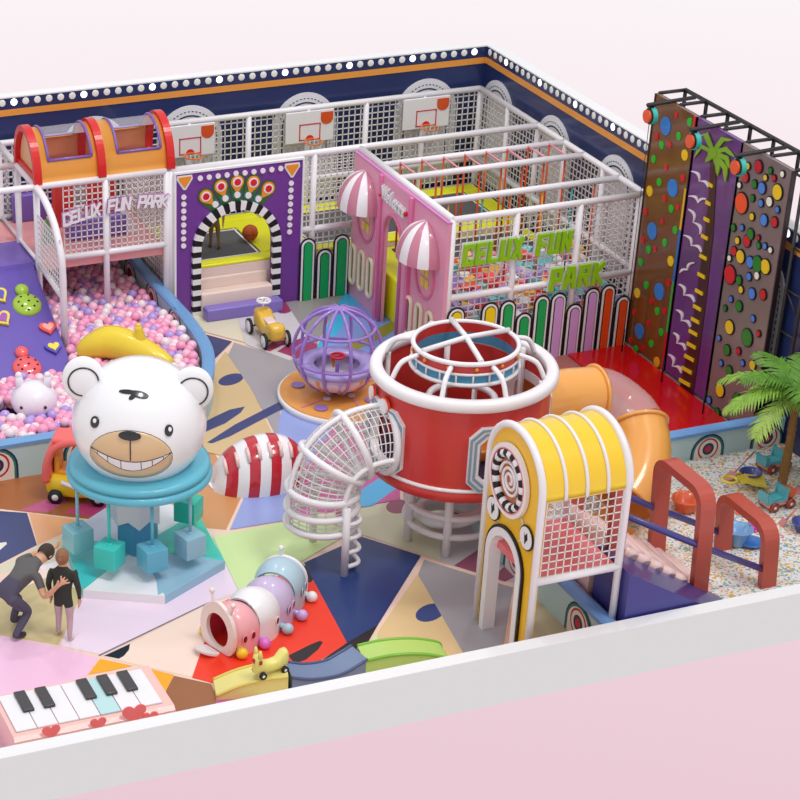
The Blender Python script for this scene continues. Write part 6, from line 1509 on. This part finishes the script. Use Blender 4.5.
# ------------------------------------------------------------------ people
def figure(name, label, joints, bones, mats_, rootj, sub=2, regions=None):
    """one continuous skinned body; each face takes the material of its nearest bone"""
    names = list(joints); idx = {n_: i for i, n_ in enumerate(names)}
    me = bpy.data.meshes.new(name); me.from_pydata([joints[n_][0] for n_ in names], [(idx[a], idx[c]) for a, c, _ in bones], [])
    o = bpy.data.objects.new(name, me); COL.objects.link(o)
    md = o.modifiers.new('skin', 'SKIN'); md.use_smooth_shade = True; md.branch_smoothing = .4
    sv = me.skin_vertices[0].data
    for n_ in names:
        r = joints[n_][1]; sv[idx[n_]].radius = r if isinstance(r, tuple) else (r, r); sv[idx[n_]].use_root = (n_ == rootj)
    o.modifiers.new('sub', 'SUBSURF').levels = sub
    dg = bpy.context.evaluated_depsgraph_get(); ev = o.evaluated_get(dg); m2 = bpy.data.meshes.new_from_object(ev)
    bpy.data.objects.remove(o)
    for m in mats_: m2.materials.append(m)
    J = {k: Vector(v[0]) for k, v in joints.items()}
    for p in m2.polygons:
        c = p.center; best = None
        for a, e, mi in bones:
            A, E = J[a], J[e]; d = E - A; t = max(0, min(1, (c - A).dot(d) / d.length_squared)); ra = joints[a][1]; ra = ra[0] if isinstance(ra, tuple) else ra; re = joints[e][1]; re = re[0] if isinstance(re, tuple) else re
            dist = (c - (A + d * t)).length - (ra + (re - ra) * t)
            if best is None or dist < best[0]: best = (dist, mi if not callable(mi) else mi(t))
        p.material_index = best[1]; p.use_smooth = True
    ob = bpy.data.objects.new(name, m2); COL.objects.link(ob); return ob
skin = mat('skin_tone', (222, 168, 136), .5); shirt = mat('grey_tee', (98, 96, 96), .8, bump=.2, bscale=120); jean = mat('jeans_slate', (84, 80, 100), .8); shoe = mat('shoe_dark', (52, 50, 60), .6); hairm = mat('hair_dark', (66, 52, 44), .7, bump=.4, bscale=80)
def person(name, label, F, hips, scale, pose, mm, hair_m, hairstyle, group=None):
    F = Vector((F[0], F[1], 0)).normalized(); Rr = Vector((F.y, -F.x, 0)); H = Vector(hips)
    def W(f, r, z): return tuple(H + F * (f * scale) + Rr * (r * scale) + Vector((0, 0, z * scale)))
    J = {}; 
    for k, (f, r, z, rad) in pose.items(): J[k] = (W(f, r, z), tuple(q * scale for q in rad) if isinstance(rad, tuple) else rad * scale)
    SK, SH, TR, SO = 0, 1, 2, 3
    bones = [('hips', 'waist', mm.get('hipm', TR)), ('waist', 'chest', SH), ('chest', 'neck', SH), ('neck', 'head0', SK), ('head0', 'head1', SK)]
    for s_3 in 'LR':
        bones += [('hips', 'hip' + s_3, mm.get('hipm', TR)), ('hip' + s_3, 'knee' + s_3, mm.get('thighm', TR)), ('knee' + s_3, 'ankle' + s_3, TR), ('ankle' + s_3, 'toe' + s_3, SO),
                  ('chest', 'sh' + s_3, SH), ('sh' + s_3, 'el' + s_3, mm['sleeve']), ('el' + s_3, 'wr' + s_3, mm['fore']), ('wr' + s_3, 'palm' + s_3, SK)]
        for q in range(4):
            if ('f%d' % q) + s_3 in J: bones.append(('palm' + s_3, ('f%d' % q) + s_3, SK)); bones.append((('f%d' % q) + s_3, ('g%d' % q) + s_3, SK))
        if 'th' + s_3 in J: bones.append(('wr' + s_3, 'th' + s_3, SK))
    ob = figure(name, label, J, bones, mm['mats'], 'hips')
    setp(ob, label, 'person', group)
    WM[ob.name] = Matrix.Identity(4)
    hc = (Vector(J['head0'][0]) + Vector(J['head1'][0])) / 2; up = (Vector(J['head1'][0]) - Vector(J['neck'][0])).normalized(); r = mm['headr'] * scale
    fw = (F - up * F.dot(up)).normalized(); sd = fw.cross(up)
    Mh = Matrix(((sd.x, fw.x, up.x, hc.x), (sd.y, fw.y, up.y, hc.y), (sd.z, fw.z, up.z, hc.z), (0, 0, 0, 1)))
    b = B(); b.M = Mh; b.sphere((0, -.012, .012), r * 1.12, 24, 16, sc=(.86, 1.0, 1.08))
    if hairstyle == 'short':
        keep = [f for f in range(len(b.f)) if not (lambda c: (c.y > r * .42 and c.z < r * .62) or c.z < -r * .55)(Mh.inverted() @ (sum((Vector(b.v[i]) for i in b.f[f]), Vector()) / len(b.f[f])))]
    else:
        keep = [f for f in range(len(b.f)) if not (lambda c: (c.y > r * .45 and c.z < r * .6) or c.z < -r * 1.0)(Mh.inverted() @ (sum((Vector(b.v[i]) for i in b.f[f]), Vector()) / len(b.f[f])))]
    b.f = [b.f[i] for i in keep]; b.mi = [0] * len(b.f); b.sm = [True] * len(b.f)
    if hairstyle == 'bun': b.sphere((0, -r * 1.0, r * .55), r * .38, 14, 10); b.tube([(0, -r * 1.05, r * .5), (0, -r * 1.25, 0), (0, -r * 1.15, -r * .8)], [r * .3, r * .28, r * .1], 10)
    part('hair', b, hair_m, ob)
    b = B(); b.M = Mh
    for s_3 in (-1, 1): b.sphere((s_3 * r * .88, -.0, -r * .1), r * .22, 10, 8, sc=(.5, .8, 1.2))
    b.sphere((0, r * .98, -r * .12), r * .17, 10, 8, sc=(.7, 1, 1)); part('ears_and_nose', b, mm['mats'][0], ob)
    b = B(); b.M = Mh
    for s_3 in (-1, 1): b.sphere((s_3 * r * .35, r * .86, r * .08), r * .09, 8, 6)
    b.box(-r * .25, r * .25, r * .86, r * .92, -r * .5, -r * .44); part('eyes_and_mouth', b, ink, ob)
    return ob
def fingers(pose, s_3, base, dirv, spread, L=.075):
    """four fingers and a thumb, base and direction given in pose coordinates (f, r, z)"""
    b_ = Vector(base); d = Vector(dirv).normalized(); sp2 = Vector(spread).normalized()
    for q in range(4):
        o = b_ + sp2 * (.03 * (q - 1.5)); l = L * (.9, 1.05, 1.0, .8)[q]
        k1 = o + d * l * .55 + sp2 * (.008 * (q - 1.5)); k2 = o + d * l * 1.05 + sp2 * (.016 * (q - 1.5)) + Vector((0, 0, -.012))
        pose['f%d' % q + s_3] = (*k1, .0105); pose['g%d' % q + s_3] = (*k2, .009)
    k = b_ - d * .04 + sp2 * -.06 + d * .035; pose['th' + s_3] = (*k, .012)
# man, leaning over and pointing
MP = {'hips': (0, 0, .64, (.12, .15)), 'waist': (.15, 0, .71, (.11, .135)), 'chest': (.40, 0, .78, (.12, .16)), 'neck': (.58, 0, .81, .055), 'head0': (.67, 0, .83, .086), 'head1': (.765, 0, .87, .084),
  'hipL': (.03, -.10, .60, .092), 'hipR': (.0, .10, .58, .092), 'kneeL': (.36, -.12, .34, .062), 'kneeR': (.26, .13, .31, .062), 'ankleL': (.24, -.14, .07, .045), 'ankleR': (-.01, .13, .07, .045), 'toeL': (.42, -.15, .035, .034), 'toeR': (.18, .14, .035, .034),
  'shL': (.44, -.18, .80, .066), 'shR': (.36, .18, .80, .066), 'elL': (.80, -.24, .72, .043), 'elR': (.29, .37, .57, .043), 'wrL': (1.06, -.22, .69, .028), 'wrR': (.29, .58, .80, .028), 'palmL': (1.13, -.22, .69, (.030, .018)), 'palmR': (.33, .63, .86, (.036, .018))}
for k, s_3, dv, sp2 in ((0, 'L', (.95, .0, .2), (0, .3, .8)), (0, 'R', (.55, .3, .75), (.5, .4, -.6))):
    fingers(MP, s_3, MP['palm' + s_3][:3], dv, sp2)
FM = (.86, .50)
person('person', 'man in grey tee and dark jeans bending and pointing, hand on the child', FM, (-5.581, -1.107, .0), 1.0, MP,
       dict(mats=[skin, shirt, jean, shoe], sleeve=lambda t: 1 if t < .62 else 0, fore=0, headr=.098), hairm, 'short')
CP = {'hips': (0, 0, 0, (.10, .13)), 'waist': (.0, 0, .14, (.095, .125)), 'chest': (.0, 0, .33, (.095, .135)), 'neck': (.01, 0, .46, .042), 'head0': (.02, 0, .53, .082), 'head1': (.03, 0, .63, .084),
  'hipL': (0, -.075, -.06, .075), 'hipR': (0, .075, -.06, .075), 'kneeL': (.03, -.08, -.32, .046), 'kneeR': (-.02, .09, -.33, .046), 'ankleL': (.02, -.09, -.58, .034), 'ankleR': (-.10, .10, -.58, .034), 'toeL': (.15, -.10, -.625, .034), 'toeR': (.04, .11, -.625, .034),
  'shL': (.0, -.15, .38, .055), 'shR': (.0, .15, .38, .055), 'elL': (.0, -.20, .16, .042), 'elR': (-.0, .21, .16, .042), 'wrL': (.06, -.19, -.02, .026), 'wrR': (.05, .21, -.03, .026), 'palmL': (.07, -.185, -.08, (.026, .016)), 'palmR': (.06, .205, -.09, (.026, .016))}
for s_3 in 'LR': fingers(CP, s_3, CP['palm' + s_3][:3], (.15, 0, -1), (1, 0, .1), .055)
top = mat('top_darkgreen', (54, 56, 52), .8, bump=.2, bscale=100); legg = mat('leggings_mauve', (196, 170, 176), .8); shoe2 = mat('shoe_cream', (226, 208, 192), .6)
person('person', 'child in dark long top and pale leggings standing with back turned beside the man', (.55, .83), (-4.93, -1.33, .578), .90, CP,
       dict(mats=[skin, top, legg, shoe2], sleeve=1, fore=1, headr=.094, hipm=1, thighm=lambda t: 1 if t < .3 else 2), mat('hair_auburn', (150, 104, 76), .7, bump=.4, bscale=80), 'bun')
TPp = dict(CP); tan2 = mat('trousers_khaki', (128, 104, 66), .8); gsh = mat('shirt_taupe', (120, 112, 100), .8)
person('person', 'child in taupe shirt and khaki trousers standing inside the striped arch', (.3, 1), (.52, 7.95, .753 + .645 * .68), .68, CP,
       dict(mats=[skin, gsh, tan2, mat('shoe_brown', (70, 56, 44), .6)], sleeve=1, fore=0, headr=.094), hairm, 'short')
